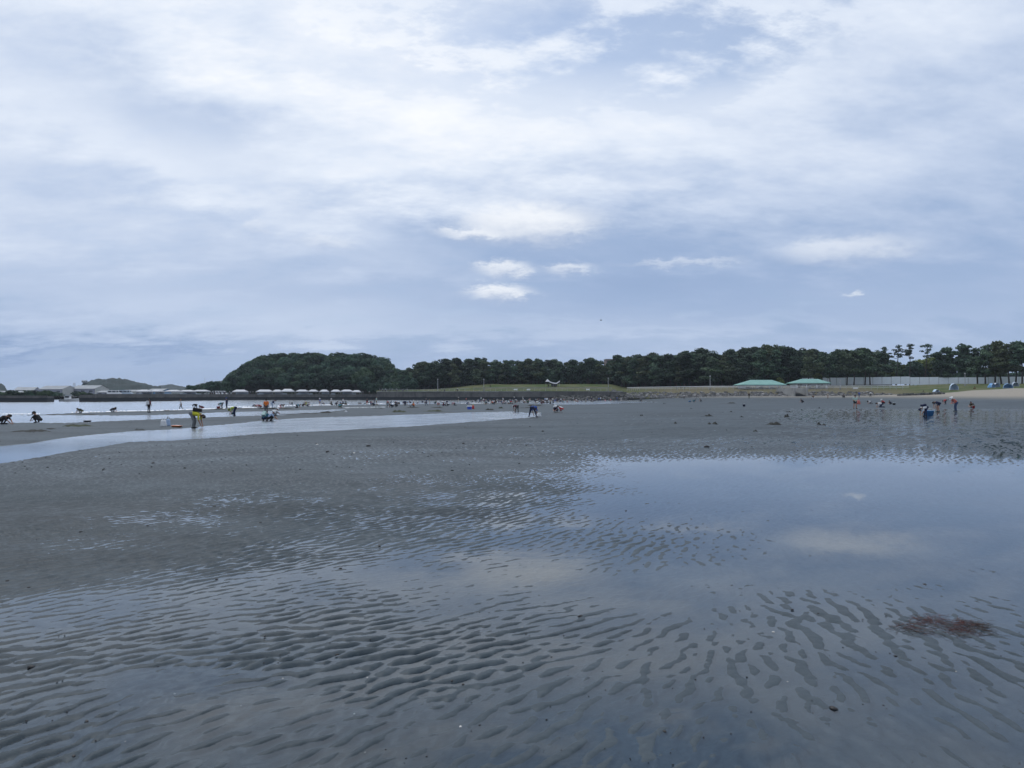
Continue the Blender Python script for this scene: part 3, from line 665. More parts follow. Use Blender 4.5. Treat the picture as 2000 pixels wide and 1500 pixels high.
def plant(name, kind, p, h, label, cat, group, rz=None, wide=1.0):
    tm, cm, H = kind; root = empty(name, p, R.uniform(0, 6.28) if rz is None else rz); s = h / H; root.scale = (s * wide, s * wide, s)
    for nm, me in (('trunk', tm), ('crown', cm)):
        o = bpy.data.objects.new(nm, me); COL.objects.link(o); o.parent = root
    tag(root, label, cat, group); return root
TOPL = ([785, 800, 830, 870, 900, 940, 1000, 1030, 1070, 1100, 1130, 1160, 1200, 1220, 1250, 1300, 1330, 1345, 1400, 1440, 1480, 1520, 1560, 1600, 1620, 1660, 1690, 1722],
        [724, 711, 707, 702, 699, 702, 704, 700, 702, 707, 699, 701, 702, 697, 696, 690, 689, 684, 687, 681, 678, 676, 680, 683, 686, 682, 679, 688])
def zone_label(q, row):
    zs = ((840, 'next to the round hill'), (900, 'behind the first lamp post on the wall'), (960, 'behind the lamp post where the grass begins'), (1050, 'behind the open lawn'), (1110, 'behind the white lawn canopy'), (1180, 'behind the lawn near the boulders'), (1225, 'beside the brown apartment block'),
          (1300, 'above the start of the boulder bank'), (1360, 'behind the promenade left of its lamp post'), (1430, 'between promenade lamp post and first gazebo'), (1530, 'behind the gazebo with the broad roof'), (1615, 'behind the gazebo at the stairs'), (1800, 'over the end of the pale fence'))
    w = next(t for a, t in zs if q < a)
    return ('front row pine ' if row == 0 else ('tall dark pine ' if row == 1 else ('pine of the inner rows ' if row == 2 else 'rearmost pine '))) + w
ORD = ['first', 'second', 'third', 'fourth', 'fifth', 'sixth', 'seventh', 'eighth', 'ninth', 'tenth']
CNT = {}
def nth(k):
    CNT[k] = CNT.get(k, -1) + 1; return ORD[CNT[k] % 10]
def pines():
    for row, (back, step, dj) in enumerate(((0, 24, 8), (9, 17, 4), (20, 16, 3), (32, 15, 4))):
        px = 789 + row * 5
        while px < (1560 if row == 0 else 1722):
            q = px + R.uniform(-5, 5); Y = float(np.interp(q, [785, 1190, 1250, 1330, 1500, 1720], [343, 334, 305, 286, 276, 284])) + back + R.uniform(-2, 2)
            if row == 0 and 930 < q < 1230: Y += 8
            p = park_at(q, Y); p.z -= .1
            h = zrow(float(np.interp(q, *TOPL)) + abs(R.gauss(0, dj * 2.0)) + 1 - (R.random() < .15) * 4 + (4 if row == 0 else 0), Y) - p.z
            side = q < 1225
            plant('pine_tree', R.choice(PINES), p, max(5, h), zone_label(q, row), 'pine tree',
                  'pines behind the sea wall' if side else 'pines behind the gazebos', wide=R.uniform(1.05, 1.4))
            px += step * R.uniform(.75, 1.25)
    for q in list(np.linspace(800, 1725, 84)) + list(np.linspace(1890, 2080, 14)):
        Y = float(np.interp(q, [785, 1190, 1250, 1330, 1500, 1720], [343, 334, 305, 286, 276, 284])) + 40 + R.uniform(-3, 3); p = park_at(q, Y)
        plant('understorey_tree', R.choice(THICK), p, R.uniform(5.0, 7.5), 'dark bushy undergrowth tree in the shade deep inside the pine grove', 'tree', 'undergrowth inside the pine grove', wide=1.25)
    for q, Y, top in ((1578, 262, 686), (1605, 272, 690), (1622, 265, 700), (1655, 268, 684), (1668, 262, 688), (1690, 262, 681), (1700, 270, 684), (1712, 274, 700)):
        p = park_at(q, Y); plant('pine_tree', R.choice(FENCEP), p, zrow(top, Y) - p.z, nth('f') + ' pine from the stairs gazebo, bare trunk before the pale fence', 'pine tree', 'pines in front of the fence', wide=.95)
    for q, Y, top in ((1838, 246, 690), (1852, 262, 680), (1873, 258, 674), (1890, 268, 676), (1908, 240, 682), (1925, 236, 676), (1945, 240, 670), (1955, 252, 668), (1972, 232, 674), (1985, 238, 669), (1998, 230, 670), (2015, 240, 668), (2040, 232, 668), (2070, 236, 666)):
        front = q > 1900 and Y < 250; p = park_at(q, Y)
        if q < 1900: Y += 22; p = park_at(q, Y)
        plant('pine_tree', R.choice(FENCEP if front else PINES), p, zrow(top, Y) - p.z, (nth('b') + ' pine past the pale lamp post, over the beach tents') if front else (nth('g') + ' full green pine behind the fence, counted from the lone pines'), 'pine tree',
              'pines over the beach tents' if front else 'pines behind the fence', wide=1.05)
    for i, (q, top) in enumerate(((1730, 678), (1752, 674), (1778, 672), (1808, 672))):
        Y = 292; p = park_at(q, Y); plant('pine_tree', UMB[i], p, zrow(top, Y) - p.z, ['tall bare pine with tiny flat crown next to the dense grove', 'tall bare pine with small narrow crown, second of four from the grove', 'tall bare pine with tapering tiered crown, third of four from the grove', 'tall bare pine with widest flat crown of the four'][i], 'pine tree', 'lone tall pines', rz=i * 1.3, wide=.9)
    for q, top, k in ((1735, 716, 1), (1750, 706, 0), (1768, 712, 1), (1784, 706, 0), (1800, 702, 2), (1818, 698, 1), (1835, 706, 2), (1722, 712, 0), (1793, 716, 2), (1846, 700, 0)):
        Y = 296 + R.uniform(-4, 10); p = park_at(q, Y); plant('leafy_tree', (FRESH if k else BROADS)[(k + int(q)) % 3], p, zrow(top, Y) - p.z, 'fresh green bushy tree just behind the pale site fence' if k else 'dark rounded tree just behind the pale site fence', 'tree', 'bushy trees behind the fence', wide=1.1)
    for q, Y, h in ((1522, 268, 3.2), (1528, 262, 2.4), (1597, 268, 4.5), (1106, 352, 5)):
        p = park_at(q, Y); plant('shrub', FRESH[int(q) % 3], p, h, {1522: 'light green round shrub beside the gazebo with the broad roof', 1528: 'small light green shrub between the two gazebos', 1597: 'yellowish shrub behind the second gazebo', 1106: 'yellowish young tree among the pines behind the lawn'}[q], 'shrub', None)
pines()
HILL = ([425, 440, 452, 470, 490, 520, 560, 600, 640, 680, 720, 745, 770, 785, 800, 815], [766, 754, 735, 713, 698, 692, 690, 688, 689, 687, 690, 699, 711, 723, 735, 750])
def hill_z(px, Y):
    top = zrow(np.interp(px, *HILL), 395.0) - 9.8; prof = np.clip(1 - np.abs((Y - 398) / 58.0) ** 2.2, 0, 1)
    return np.maximum(1.3, 1.3 + np.maximum(top - 1.3, 0) * prof)
def near_hill():
    pxs = np.linspace(415, 830, 80); ys = np.linspace(338, 460, 50); PX, Y = np.meshgrid(pxs, ys, indexing='ij'); X = (PX - CX) / F * Y; Z = hill_z(PX, Y) + .8 * fbm(X * .1, Y * .1, 81, 3) - .4
    idx = np.arange(PX.size).reshape(PX.shape); Fq = np.stack([idx[:-1, :-1], idx[1:, :-1], idx[1:, 1:], idx[:-1, 1:]], -1).reshape(-1, 4)
    o = link_mesh('wooded_hill', np_mesh('wooded_hill', np.stack([X, Y, Z], -1).reshape(-1, 3), Fq), mat('hill_soil', (.03, .038, .022), .95, .3, .2), smooth=True); tag(o, kind='structure')
    for Y in np.arange(343, 412, 6.5):
        px = 430 + R.uniform(0, 10)
        while px < 806:
            q = px + R.uniform(-5, 5); yy = Y + R.uniform(-2.5, 2.5); z = float(hill_z(np.array(q), np.array(yy)))
            if z > 1.35 or 440 < q < 800:
                top = zrow(np.interp(q, *HILL), 395.0); h = min(R.uniform(7.5, 10.5), max(4.0, (top - 1.3) * 1.1))
                plant('hill_tree', R.choice(BROADS), pt(q, yy, z - .4), h, 'dark leafy tree ' + ('at the waterside foot' if yy < 352 else 'on the lower slope' if yy < 370 else 'on the upper slope' if yy < 386 else 'on the crest') + ' of the round hill, ' + ('harbour end' if q < 520 else 'harbour half' if q < 600 else 'grove half' if q < 690 else 'grove end'), 'tree', 'trees on the wooded hill', wide=R.uniform(.9, 1.2))
            px += R.uniform(20, 28)
    # low trees running out from the foot of the hill to the left, and between hill and pine grove
    for q in np.linspace(372, 448, 12):
        Y = 330 + R.uniform(0, 25); plant('waterside_tree', R.choice(BROADS), pt(q + R.uniform(-3, 3), Y, 1.1), float(np.interp(q, [372, 448], [4.2, 7.5])) + R.uniform(-.7, .7), 'low dark tree behind the quay left of the round hill', 'tree', 'low trees beside the hill')
    for q, Y, h in ((792, 345, 9), (800, 352, 11), (806, 340, 8), (782, 336, 6.5), (770, 334, 6), (756, 332, 6), (742, 333, 5), (728, 331, 5.5)):
        plant('waterside_tree', R.choice(BROADS), pt(q, Y, 1.3), h, 'dark leafy tree at the foot of the hill behind the wall railing', 'tree', 'trees at the hill foot')
near_hill()
def far_hill(name, pts, Y, depth, m, seed, amp):
    xs = [p[0] for p in pts]; pxs = np.linspace(xs[0], xs[-1], int((xs[-1] - xs[0]) * 1.2) + 20); ys = np.linspace(-1, 1, 24); PX, S = np.meshgrid(pxs, ys, indexing='ij'); YY = Y + S * depth; X = (PX - CX) / F * YY
    H = zrow(np.interp(PX, xs, [p[1] for p in pts]), Y); Z = np.maximum(.5, .5 + (H - .5) * np.clip(1 - np.abs(S) ** 2, 0, 1)) + amp * fbm(X / (amp * 2.5), YY / (amp * 2.5), seed, 4)
    idx = np.arange(PX.size).reshape(PX.shape); Fq = np.stack([idx[:-1, :-1], idx[1:, :-1], idx[1:, 1:], idx[:-1, 1:]], -1).reshape(-1, 4)
    o = link_mesh(name, np_mesh(name, np.stack([X, YY, Z], -1).reshape(-1, 3), Fq), m); tag(o, kind='structure')
FARW = mat('far_forest', (.013, .027, .026), .95, .35, .08)
far_hill('harbour_hill', [(150, 766), (162, 751), (175, 746), (195, 743), (215, 741), (235, 741), (255, 744), (275, 747), (295, 752), (310, 757), (325, 764)], 820, 80, FARW, 3, 4.0)
far_hill('far_hills', [(285, 764), (300, 756), (325, 752), (350, 755), (365, 757), (385, 752), (400, 749), (420, 747), (440, 743), (460, 745), (480, 752), (500, 762)], 1550, 160, FARW, 7, 5.0)
far_hill('left_hill', [(-120, 758), (-60, 748), (-20, 749), (3, 751), (9, 755), (14, 763)], 780, 60, FARW, 9, 3.5)
# ------------------------------------------------------------------ harbour on the left
def quayY(px, Q=QB):
    best = np.interp(px, [CX + F * p[0] / p[1] for p in Q], [p[1] for p in Q]); return float(best)
CANVAS = mat('white_canvas', (.52, .53, .55), .7, .04, 1.5); CANVASB = mat('blue_grey_canvas', (.42, .50, .58), .7, .06, 1.5)
def event_tent(px0, px1, row_r, row_e, label, sides=0, m=CANVAS, back=9):
    pc = (px0 + px1) / 2; Y = quayY(pc) + back; W = (px1 - px0) / F * Y; D = 4.0; ze = zrow(row_e, Y) - 1.2; zr = zrow(row_r, Y) - 1.2
    root = empty('event_tent', pt(pc, Y, 1.2)); tag(root, label, 'tent', 'white event tents on the quay'); h, d = W / 2, D / 2
    k = min(1.0, h * .45); V = [(-h, -d, ze), (h, -d, ze), (h, d, ze), (-h, d, ze), (-h + k, 0, zr), (h - k, 0, zr)]; V += [(x, y, ze - .32) for (x, y, z) in V[:4]]
    MB().add(V, [(0, 1, 5, 4), (1, 2, 5), (2, 3, 4, 5), (3, 0, 4), (0, 6, 7, 1), (1, 7, 8, 2), (2, 8, 9, 3), (3, 9, 6, 0)]).build('canopy', m, root)
    for sx in (-1, 1):
        for sy in (-1, 1): MB().tube([(sx * (h - .06), sy * (d - .06), 0), (sx * (h - .06), sy * (d - .06), ze)], .05, 6).build('leg', STEEL, root)
    if sides & 1: MB().box((0, d - .1, ze * .45), (W * .96, .04, ze * .9)).build('back_sheet', CANVASB, root)
    if sides & 2: MB().box((-h * .45, -d * .6, .45), (W * .45, .7, .9)).build('counter', CANVASB, root)
names = ['with blue side', 'next to the blue sheds', 'with open front', 'with pale counter', 'with long flat ridge', 'standing alone before the dark trees', 'with a pale back sheet below the hill',
         'narrow and low under the hill', 'the tallest, under the middle of the hill', 'low and long beside the tallest tent', 'small and plain under the hill', 'small, near the blue clad standing figure', 'short, between two others under the hill', 'broad, toward the sea wall corner', 'last and narrow before the sea wall corner']
for i, (a, b, rr, re) in enumerate(((271, 293, 761, 764), (298, 316, 761, 764), (326, 352, 761.5, 764), (354, 379, 761.5, 764), (380, 407, 761.3, 763.6), (457, 482, 761, 764.5), (503, 531, 761, 764.5), (534, 550, 761, 764.5), (551, 573, 759.5, 764), (580, 601, 761, 764), (604, 620, 761, 764), (626, 641, 761, 764.3), (648, 664, 761, 764.3), (667, 688, 761, 764), (689, 704, 762, 765))):
    event_tent(a, b, rr, re, 'white event tent on the quay, ' + names[i], sides=(3 if i in (0, 3, 6, 9) else (1 if i % 2 else 2)))
# sheds and warehouses
LILAC = mat('lilac_cladding', (.22, .23, .29), .7, .1, .3); CREAM = mat('cream_cladding', (.42, .43, .42), .7, .08, .3); GREYR = mat('grey_sheet_roof', (.26, .28, .30), .6, .1, .2)
BLUEC = mat('blue_cladding', (.12, .25, .42), .6, .1, .3); GLASS = mat('dark_window_glass', (.05, .06, .075), .2, .1, 1.0); BRICK = mat('brown_render', (.16, .12, .11), .8, .15, .3)
def warehouse(px, Y, W, L, he, hr, rot, label, mside=LILAC, mend=CREAM, doors=1, wins=3):
    root = empty('warehouse', pt(px, Y, .9), rot); tag(root, label, 'warehouse'); w, l = W / 2, L / 2   # ridge runs along local x
    MB().add([(-l, -w, 0), (l, -w, 0), (l, w, 0), (-l, w, 0), (-l, -w, he), (l, -w, he), (l, w, he), (-l, w, he)], [(0, 1, 5, 4), (2, 3, 7, 6), (3, 2, 1, 0)]).build('side_wall', mside, root)
    for s in (-1, 1): MB().add([(s * (l - .02), -w, 0), (s * (l - .02), w, 0), (s * (l - .02), w, he), (s * (l - .02), 0, hr - .1), (s * (l - .02), -w, he)], [(0, 1, 2, 3, 4)]).build('gable_wall', mend, root)
    MB().add([(-l - .4, -w - .5, he - .1), (l + .4, -w - .5, he - .1), (l + .4, 0, hr), (-l - .4, 0, hr), (l + .4, w + .5, he - .1), (-l - .4, w + .5, he - .1)], [(0, 1, 2, 3), (3, 2, 4, 5)]).build('roof', GREYR, root)
    for k in range(wins):
        x = -l + L * (k + .5) / wins; f = MB().box((x, -w - .04, he * .62), (L / wins * .45, .08, he * .22)).build('window', GLASS, root); MB().box((x, -w - .09, he * .62 - he * .14), (L / wins * .5, .2, .1)).build('sill', CREAM, f)
    for k in range(doors): MB().box((-l - .05, (k - (doors - 1) / 2) * W * .4, he * .4), (.1, W * .3, he * .8)).build('door', GREYR, root)
warehouse(113, 560, 13, 23, 5.0, 7.6, rad(-16), 'pale gabled warehouse with lilac side nearest the little boat')
warehouse(176, 565, 14, 22, 5.4, 8.0, rad(-14), 'pale gabled warehouse with lilac side before the wooded harbour hill')
warehouse(54, 600, 12, 14, 4.6, 7.0, rad(10), 'small grey hipped warehouse left of the two gabled ones', GREYR, LILAC, 1, 2)
warehouse(20, 420, 8, 30, 2.0, 2.9, rad(4), 'long low pale shed above the shrub lined quay', CREAM, CREAM, 1, 5)
warehouse(-40, 430, 8, 22, 2.6, 3.6, rad(0), 'low pale shed at the far end of the quay', CREAM, CREAM, 1, 4)
warehouse(232, 480, 10, 24, 2.4, 3.4, rad(-6), 'low lilac shed between warehouses and event tents', LILAC, CREAM, 1, 5)
warehouse(312, 420, 8, 9, 3.2, 4.2, rad(-8), 'small blue clad shed behind the event tents', BLUEC, BLUEC, 1, 2)
warehouse(266, 400, 8, 12, 2.6, 3.4, rad(-10), 'little pale shed behind the first event tent', CREAM, LILAC, 1, 3)
def mast(name, px, Y, r0, r1, row_top, label, cat, tank=False, lattice=False):
    zb = .8; h = zrow(row_top, Y) - zb; root = empty(name, pt(px, Y, zb)); tag(root, label, cat)
    if lattice:
        for s in ((-1, -1), (1, -1), (1, 1), (-1, 1)): MB().tube([(s[0] * r0, s[1] * r0, 0), (s[0] * r1, s[1] * r1, h)], .12, 5).build('leg', STEEL, root)
        for k in range(6):
            q = (k + .5) / 6; rr = r0 + (r1 - r0) * q; MB().box((0, 0, h * q), (2 * rr, 2 * rr, .15)).build('brace', STEEL, root)
    else: MB().tube([(0, 0, 0), (0, 0, h)], [r0, r1], 10).build('shaft', GREYR if tank else STEEL, root)
    if tank: MB().lathe([(.1, 0), (2.6, 1.2), (2.9, 1.3), (2.9, 3.2), (2.4, 3.6), (.1, 3.8)], (0, 0, h - 3.6), 16).build('tank', GREYR, root)
mast('water_tower', 165, 800, .9, .8, 743, 'slim grey water tower on the edge of the harbour hill', 'water tower', True)
mast('radio_mast', 400, 1300, .5, .2, 736, 'thin radio mast above the distant hills', 'mast')
mast('pylon', 145, 640, 1.5, .5, 748, 'small steel pylon between the two gabled warehouses', 'pylon', False, True)
# van like vehicles on the quay
def van(px, Y, col, label, rz=0.0):
    root = empty('parked_van', pt(px, Y, 1.2), rz); tag(root, label, 'van', 'vans parked on the quay')
    P = [(-2.2, .35), (2.0, .35), (2.2, .9), (1.75, 1.15), (1.35, 1.95), (-2.1, 1.98), (-2.25, 1.1)]; n = len(P)
    MB().add([(x, -.85, z) for x, z in P] + [(x, .85, z) for x, z in P], [tuple(range(n - 1, -1, -1)), tuple(range(n, 2 * n))] + [(i, (i + 1) % n, n + (i + 1) % n, n + i) for i in range(n)]).build('body', col, root)
    for s in (-1, 1):
        for x in (-1.3, 1.35):
            mb = MB(); mb.tube([(x, s * .6, .33), (x, s * .88, .33)], .33, 12); mb.build('wheel', DARKM, root)
        for x, wd in ((-1.3, 1.1), (0, 1.1), (1.1, .6)): MB().box((x, s * .856, 1.5), (wd, .02, .5)).build('side_window', GLASS, root)
    MB().add([(1.74, -.7, 1.2), (1.74, .7, 1.2), (1.40, .7, 1.85), (1.40, -.7, 1.85)], [(0, 1, 2, 3)]).build('windscreen', GLASS, root)
van(224, 250, WHITE, 'white van parked on the quay left of the event tents', .2); van(246, 252, CANVASB, 'grey blue van parked next to a white one on the quay', .1); van(432, 298, WHITE, 'small white van under the dark trees on the quay', 0)
# fishing boat
def boat():
    Y = 236; root = empty('fishing_boat', pt(136, Y, -.55), rad(8)); tag(root, 'small white fishing boat moored in the harbour mouth', 'boat'); L = 5.6; V = []; n = 9; secs = []
    for i in range(n):
        q = i / (n - 1); x = -L / 2 + L * q; w = 1.0 * (1 - max(0, (q - .45) / .55) ** 2.2) + .02; sh = .65 + .45 * q ** 2
        secs.append([(x, -w, sh), (x, -w * .8, .1), (x, 0, -.25), (x, w * .8, .1), (x, w, sh)])
    V = [v for s in secs for v in s]; Fq = [(i * 5 + k, (i + 1) * 5 + k, (i + 1) * 5 + k + 1, i * 5 + k + 1) for i in range(n - 1) for k in range(4)] + [(0, 1, 2, 3, 4)]
    Fq += [(i * 5, i * 5 + 4, (i + 1) * 5 + 4, (i + 1) * 5) for i in range(n - 1)]
    MB().add(V, Fq).build('hull', WHITE, root)
    c = MB().box((-.5, 0, 1.25), (1.7, 1.3, 1.2), 0, .85).build('cabin', WHITE, root); MB().box((-.5, -.62, 1.45), (1.2, .05, .45)).build('window', GLASS, c); MB().box((-.5, 0, 1.9), (2.0, 1.5, .08)).build('cabin_roof', CANVASB, c)
    MB().tube([(-1.2, 0, 1.8), (-1.2, 0, 3.0)], .04, 6).build('mast', STEEL, root); MB().tube([(1.0, -.6, .9), (1.0, -.6, 1.4), (2.3, 0, 1.65), (1.0, .6, 1.4), (1.0, .6, .9)], .03, 6).build('bow_rail', STEEL, root)
    MB().box((-2.95, 0, .55), (.35, .4, .9)).build('outboard_motor', DARKM, root)
boat()
for i, px in enumerate(list(np.linspace(2, 92, 14))):
    Y = 226 + R.uniform(0, 8); plant('shrub', SHRUB[i % 3], pt(px + R.uniform(-2, 2), Y, 1.1), R.uniform(1.2, 2.0), 'low green shrub growing along the top of the harbour quay', 'shrub', 'shrubs on the harbour quay', wide=1.5)
for i, px in enumerate((100, 108, 118, 150, 162, 175)):
    plant('shrub', SHRUB[i % 3], pt(px, 334 + R.uniform(0, 10), .9), R.uniform(1.5, 2.4), 'dark shrub on the bank behind the moored boat', 'shrub', 'shrubs behind the boat', wide=1.6)
# apartment block peeping over the pines
def block():
    Y = 520; zt = zrow(702, Y); root = empty('apartment_block', pt(1196, Y, 4.4)); tag(root, 'brown apartment block just showing above the pines', 'building'); h = zt - 4.4
    MB().box((0, 6, h / 2), (9, 12, h)).build('wall', BRICK, root)
    MB().box((0, 6, h + .2), (9.6, 12.6, .4)).build('roof', GREYR, root)
    for f in range(8):
        for k in range(3):
            w = MB().box((-3 + 3 * k, -.05, h - 1.6 - f * 2.8), (1.7, .12, 1.4)).build('window', GLASS, root)
            MB().box((-3 + 3 * k, -.12, h - 2.4 - f * 2.8), (2.0, .25, .12)).build('sill', CREAM, w)
block()
# white canopy on the lawn
def lawn_canopy():
    Y = 322; p = park_at(1078, Y); root = empty('canopy_tent', p); tag(root, 'white peaked canopy with swooping side awning on the lawn', 'tent'); k = Y / F
    z1 = zrow(742.5, Y) - p.z; z2 = zrow(745.5, Y) - p.z; z3 = zrow(748.5, Y) - p.z; x0 = (1066 - 1078) * k; x1 = (1072 - 1078) * k
    MB().add([(x0 - .2, -1.2, z2), (x1 + .6, -1.2, z2), (x1 + .6, 1.2, z2), (x0 - .2, 1.2, z2), ((x0 + x1) / 2, 0, z1 + .5)], [(0, 1, 4), (1, 2, 4), (2, 3, 4), (3, 0, 4), (3, 2, 1, 0)]).build('peaked_roof', CANVAS, root)
    xs = np.linspace(x1 + .2, (1093 - 1078) * k, 9); V = []
    for i, x in enumerate(xs):
        q = i / 8; zc = z2 + (z3 - z2) * math.sin(min(1, q * 1.5) * math.pi / 2) + (1.0 * max(0, q - .7) / .3 if q > .7 else 0); V += [(x, -1.3, zc - .35), (x, -1.0, zc + .2), (x, 1.1, zc)]
    MB().add(V, [(3 * i + a, 3 * i + 3 + a, 3 * i + 4 + a, 3 * i + 1 + a) for i in range(8) for a in (0, 1)]).build('awning', CANVAS, root)
    for x in (x0, x1, 0.5, xs[-1] - .1): MB().tube([(x, -.9, 0), (x, -.9, z3 + .1)], .06, 6).build('pole', STEEL, root)
    MB().box((1.0, .3, .7), (2.6, 1.2, 1.4)).build('dark_booth', DARKM, root)
lawn_canopy()
# beach shelters
BLUEF = mat('blue_tent_fabric', (.16, .36, .62), .6, .08, 2); PALEB = mat('pale_blue_tent_fabric', (.46, .60, .74), .6, .08, 2)
def beach_tent(px, Y, w, h, m, m2, label, rz=0.0):
    p = pt(px, Y, 0); p.z = max(float(park_z(np.array(float(px)), np.array(Y - shoreY(px)))) if Y > shoreY(px) else -9, float(ground_z(np.array([p.x]), np.array([p.y]))[0])) - .03
    root = empty('beach_tent', p, rz); tag(root, label, 'beach tent', 'beach tents on the dry sand'); n = 7; V = []
    for i in range(n):
        a = math.pi * i / (n - 1); V += [(-w / 2 * math.cos(a), -w * .35, h * math.sin(a) ** .8 * .92), (-w / 2 * math.cos(a) * .9, w * .1, h * math.sin(a) ** .8), (-w / 2 * math.cos(a) * .55, w * .45, h * .45 * math.sin(a))]
    MB().add(V, [(3 * i + a, 3 * i + 3 + a, 3 * i + 4 + a, 3 * i + 1 + a) for i in range(n - 1) for a in (0, 1)] + [tuple(3 * i + 2 for i in range(n))]).build('shell', m, root)
    MB().box((0, -w * .1, .04), (w * .95, w * .8, .06)).build('ground_sheet', m2, root)
    MB().tube([(V[3 * i][0], V[3 * i][1] - .01, V[3 * i][2] + .01) for i in range(n)], .035, 5).build('hoop', m2, root)
beach_tent(1827, 203, 1.9, 1.25, PALEB, CANVAS, 'low pale blue beach tent beside a small white box', .3)
beach_tent(1862, 212, 2.3, 1.9, PALEB, CANVAS, 'tall pale blue pop up tent by the grass edge', -.2)
beach_tent(1936, 212, 1.8, 1.3, BLUEF, CANVAS, 'blue beach shelter under the pines with people beside it', .5)
beach_tent(1968, 206, 2.4, 1.4, BLUEF, PALEB, 'large bright blue beach shelter with white flap under the pines', -.4)
beach_tent(1945, 214, 1.7, 1.2, CANVAS, BLUEF, 'small white beach shelter between the blue ones', .1)
beach_tent(1982, 212, 1.8, 1.3, CANVASB, CANVAS, 'grey white beach shelter at the end under the pines', -.1)

# ------------------------------------------------------------------ people
def cap_mesh(a, b, ra, rb, n=10):
    a = Vector(a); b = Vector(b); d = (b - a); L = d.length
    if L < 1e-4: d = Vector((0, 0, 1)); b = a + d * 1e-3; L = 1e-3
    t = d.normalized(); u = t.orthogonal().normalized(); w = t.cross(u); rings = []
    for k in range(4): ang = -math.pi / 2 + (k + .25) * math.pi / 2 / 4; rings.append((a + t * ra * math.sin(ang), ra * math.cos(ang)))
    rings += [(a, ra), (b, rb)]
    for k in range(4): ang = (k + .75) * math.pi / 2 / 4; rings.append((b + t * rb * math.sin(ang), rb * math.cos(ang)))
    V = [c + (u * math.cos(2 * math.pi * k / n) + w * math.sin(2 * math.pi * k / n)) * r for (c, r) in rings for k in range(n)]
    Fq = [(i * n + k, i * n + (k + 1) % n, (i + 1) * n + (k + 1) % n, (i + 1) * n + k) for i in range(len(rings) - 1) for k in range(n)]
    Fq += [tuple(range(n - 1, -1, -1)), tuple((len(rings) - 1) * n + k for k in range(n))]
    return V, Fq
V3 = Vector
SKIN, HAIR, TOP, PANTS, SHOES = range(5)
def make_body(name, pelvis, chest, head, face, sh_tilt, hips, knees, ankles, toes, elbows, hands, sleeve=.65, shorts=False):
    """capsules laid along a posed skeleton, fused into one continuous skin; returns mesh + head frame"""
    P = []; pel, che, hd = V3(pelvis), V3(chest), V3(head); spine = (che - pel).normalized(); fc = V3(face).normalized()
    neck = che + spine * .17; side = V3((0, 1, 0)); upv = (hd - neck).normalized()
    for s in (-1, 1):
        P.append((pel + side * .065 * s, che + side * .085 * s, .115, .118, TOP)); P.append((che + side * .08 * s, che + spine * .10 + side * .15 * s, .10, .07, TOP))
        P.append((pel + side * .09 * s - spine * .02, pel + side * .08 * s + spine * .06, .118, .11, PANTS))
    P.append((neck - spine * .05, hd - upv * .04, .058, .05, SKIN)); P.append((hd - upv * .045 + fc * .022, hd + upv * .03, .075, .092, SKIN))
    P.append((hd + upv * .045 - fc * .02, hd - fc * .045 - upv * .01, .098, .085, HAIR))
    P.append((hd + fc * .092 - upv * .005, hd + fc * .11 - upv * .022, .012, .016, SKIN))
    lat = upv.cross(fc).normalized()
    for s in (-1, 1): P.append((hd + lat * .085 * s + upv * .01, hd + lat * .09 * s - upv * .025, .018, .014, SKIN))
    for s, (hp, kn, an, to, el, ha) in zip((1, -1), zip(hips, knees, ankles, toes, elbows, hands)):
        hp, kn, an, to, el, ha = map(V3, (hp, kn, an, to, el, ha)); shd = che + spine * .11 + side * .185 * s
        P.append((hp, hp.lerp(kn, .55), .098, .082, PANTS)); P.append((hp.lerp(kn, .55), kn, .082, .064, SKIN if shorts else PANTS))
        P.append((kn, kn.lerp(an, .35), .062, .064, SKIN if shorts else PANTS)); P.append((kn.lerp(an, .35), an, .062, .045, SKIN if shorts else PANTS))
        P.append((an + V3((0, 0, -.01)), an + V3((0, 0, -.03)), .05, .05, SHOES)); P.append((an + (an - to) * .25 + V3((0, 0, -.035)), to, .042, .038, SHOES))
        P.append((shd, shd.lerp(el, .7), .064, .052, TOP)); P.append((shd.lerp(el, .7), el, .052, .044, TOP if sleeve > .5 else SKIN)); P.append((el, el.lerp(ha, .85), .043, .031, TOP if sleeve > .9 else SKIN))
        d = (ha - el).normalized(); pl = d.cross(side); pl = pl.normalized() if pl.length > .1 else V3((0, 0, 1)); kn2 = ha + d * .06
        lat2 = d.cross(pl).normalized()
        P.append((ha - d * .02, kn2 + lat2 * .018, .03, .022, SKIN)); P.append((ha, kn2 - lat2 * .018, .028, .022, SKIN))
        for f in range(4):
            o = lat2 * (-.033 + .022 * f); L = (.065, .075, .07, .055)[f]; m1 = kn2 + o + d * L * .5 - pl * .006; P.append((kn2 + o, m1, .0105, .010, SKIN)); P.append((m1, m1 + (d * .8 - pl * .6).normalized() * L * .5, .010, .009, SKIN))
        th = ha + d * .01 - lat2 * .03; P.append((th, th + (d * .6 - lat2 * .7).normalized() * .045, .012, .0115, SKIN)); P.append((th + (d * .6 - lat2 * .7).normalized() * .045, th + (d * .6 - lat2 * .7).normalized() * .045 + d * .035, .0115, .010, SKIN))
    V = []; Fq = []
    for (a, b, ra, rb, g) in P:
        v, f = cap_mesh(a, b, ra, rb); n = len(V); V += v; Fq += [tuple(i + n for i in q) for q in f]
    tmp = bpy.data.meshes.new('tmp'); tmp.from_pydata([tuple(v) for v in V], [], Fq); tmp.update()
    ob = bpy.data.objects.new('tmp', tmp); COL.objects.link(ob); md = ob.modifiers.new('r', 'REMESH'); md.mode = 'VOXEL'; md.voxel_size = .013
    ms = ob.modifiers.new('s', 'SMOOTH'); ms.factor = .5; ms.iterations = 2
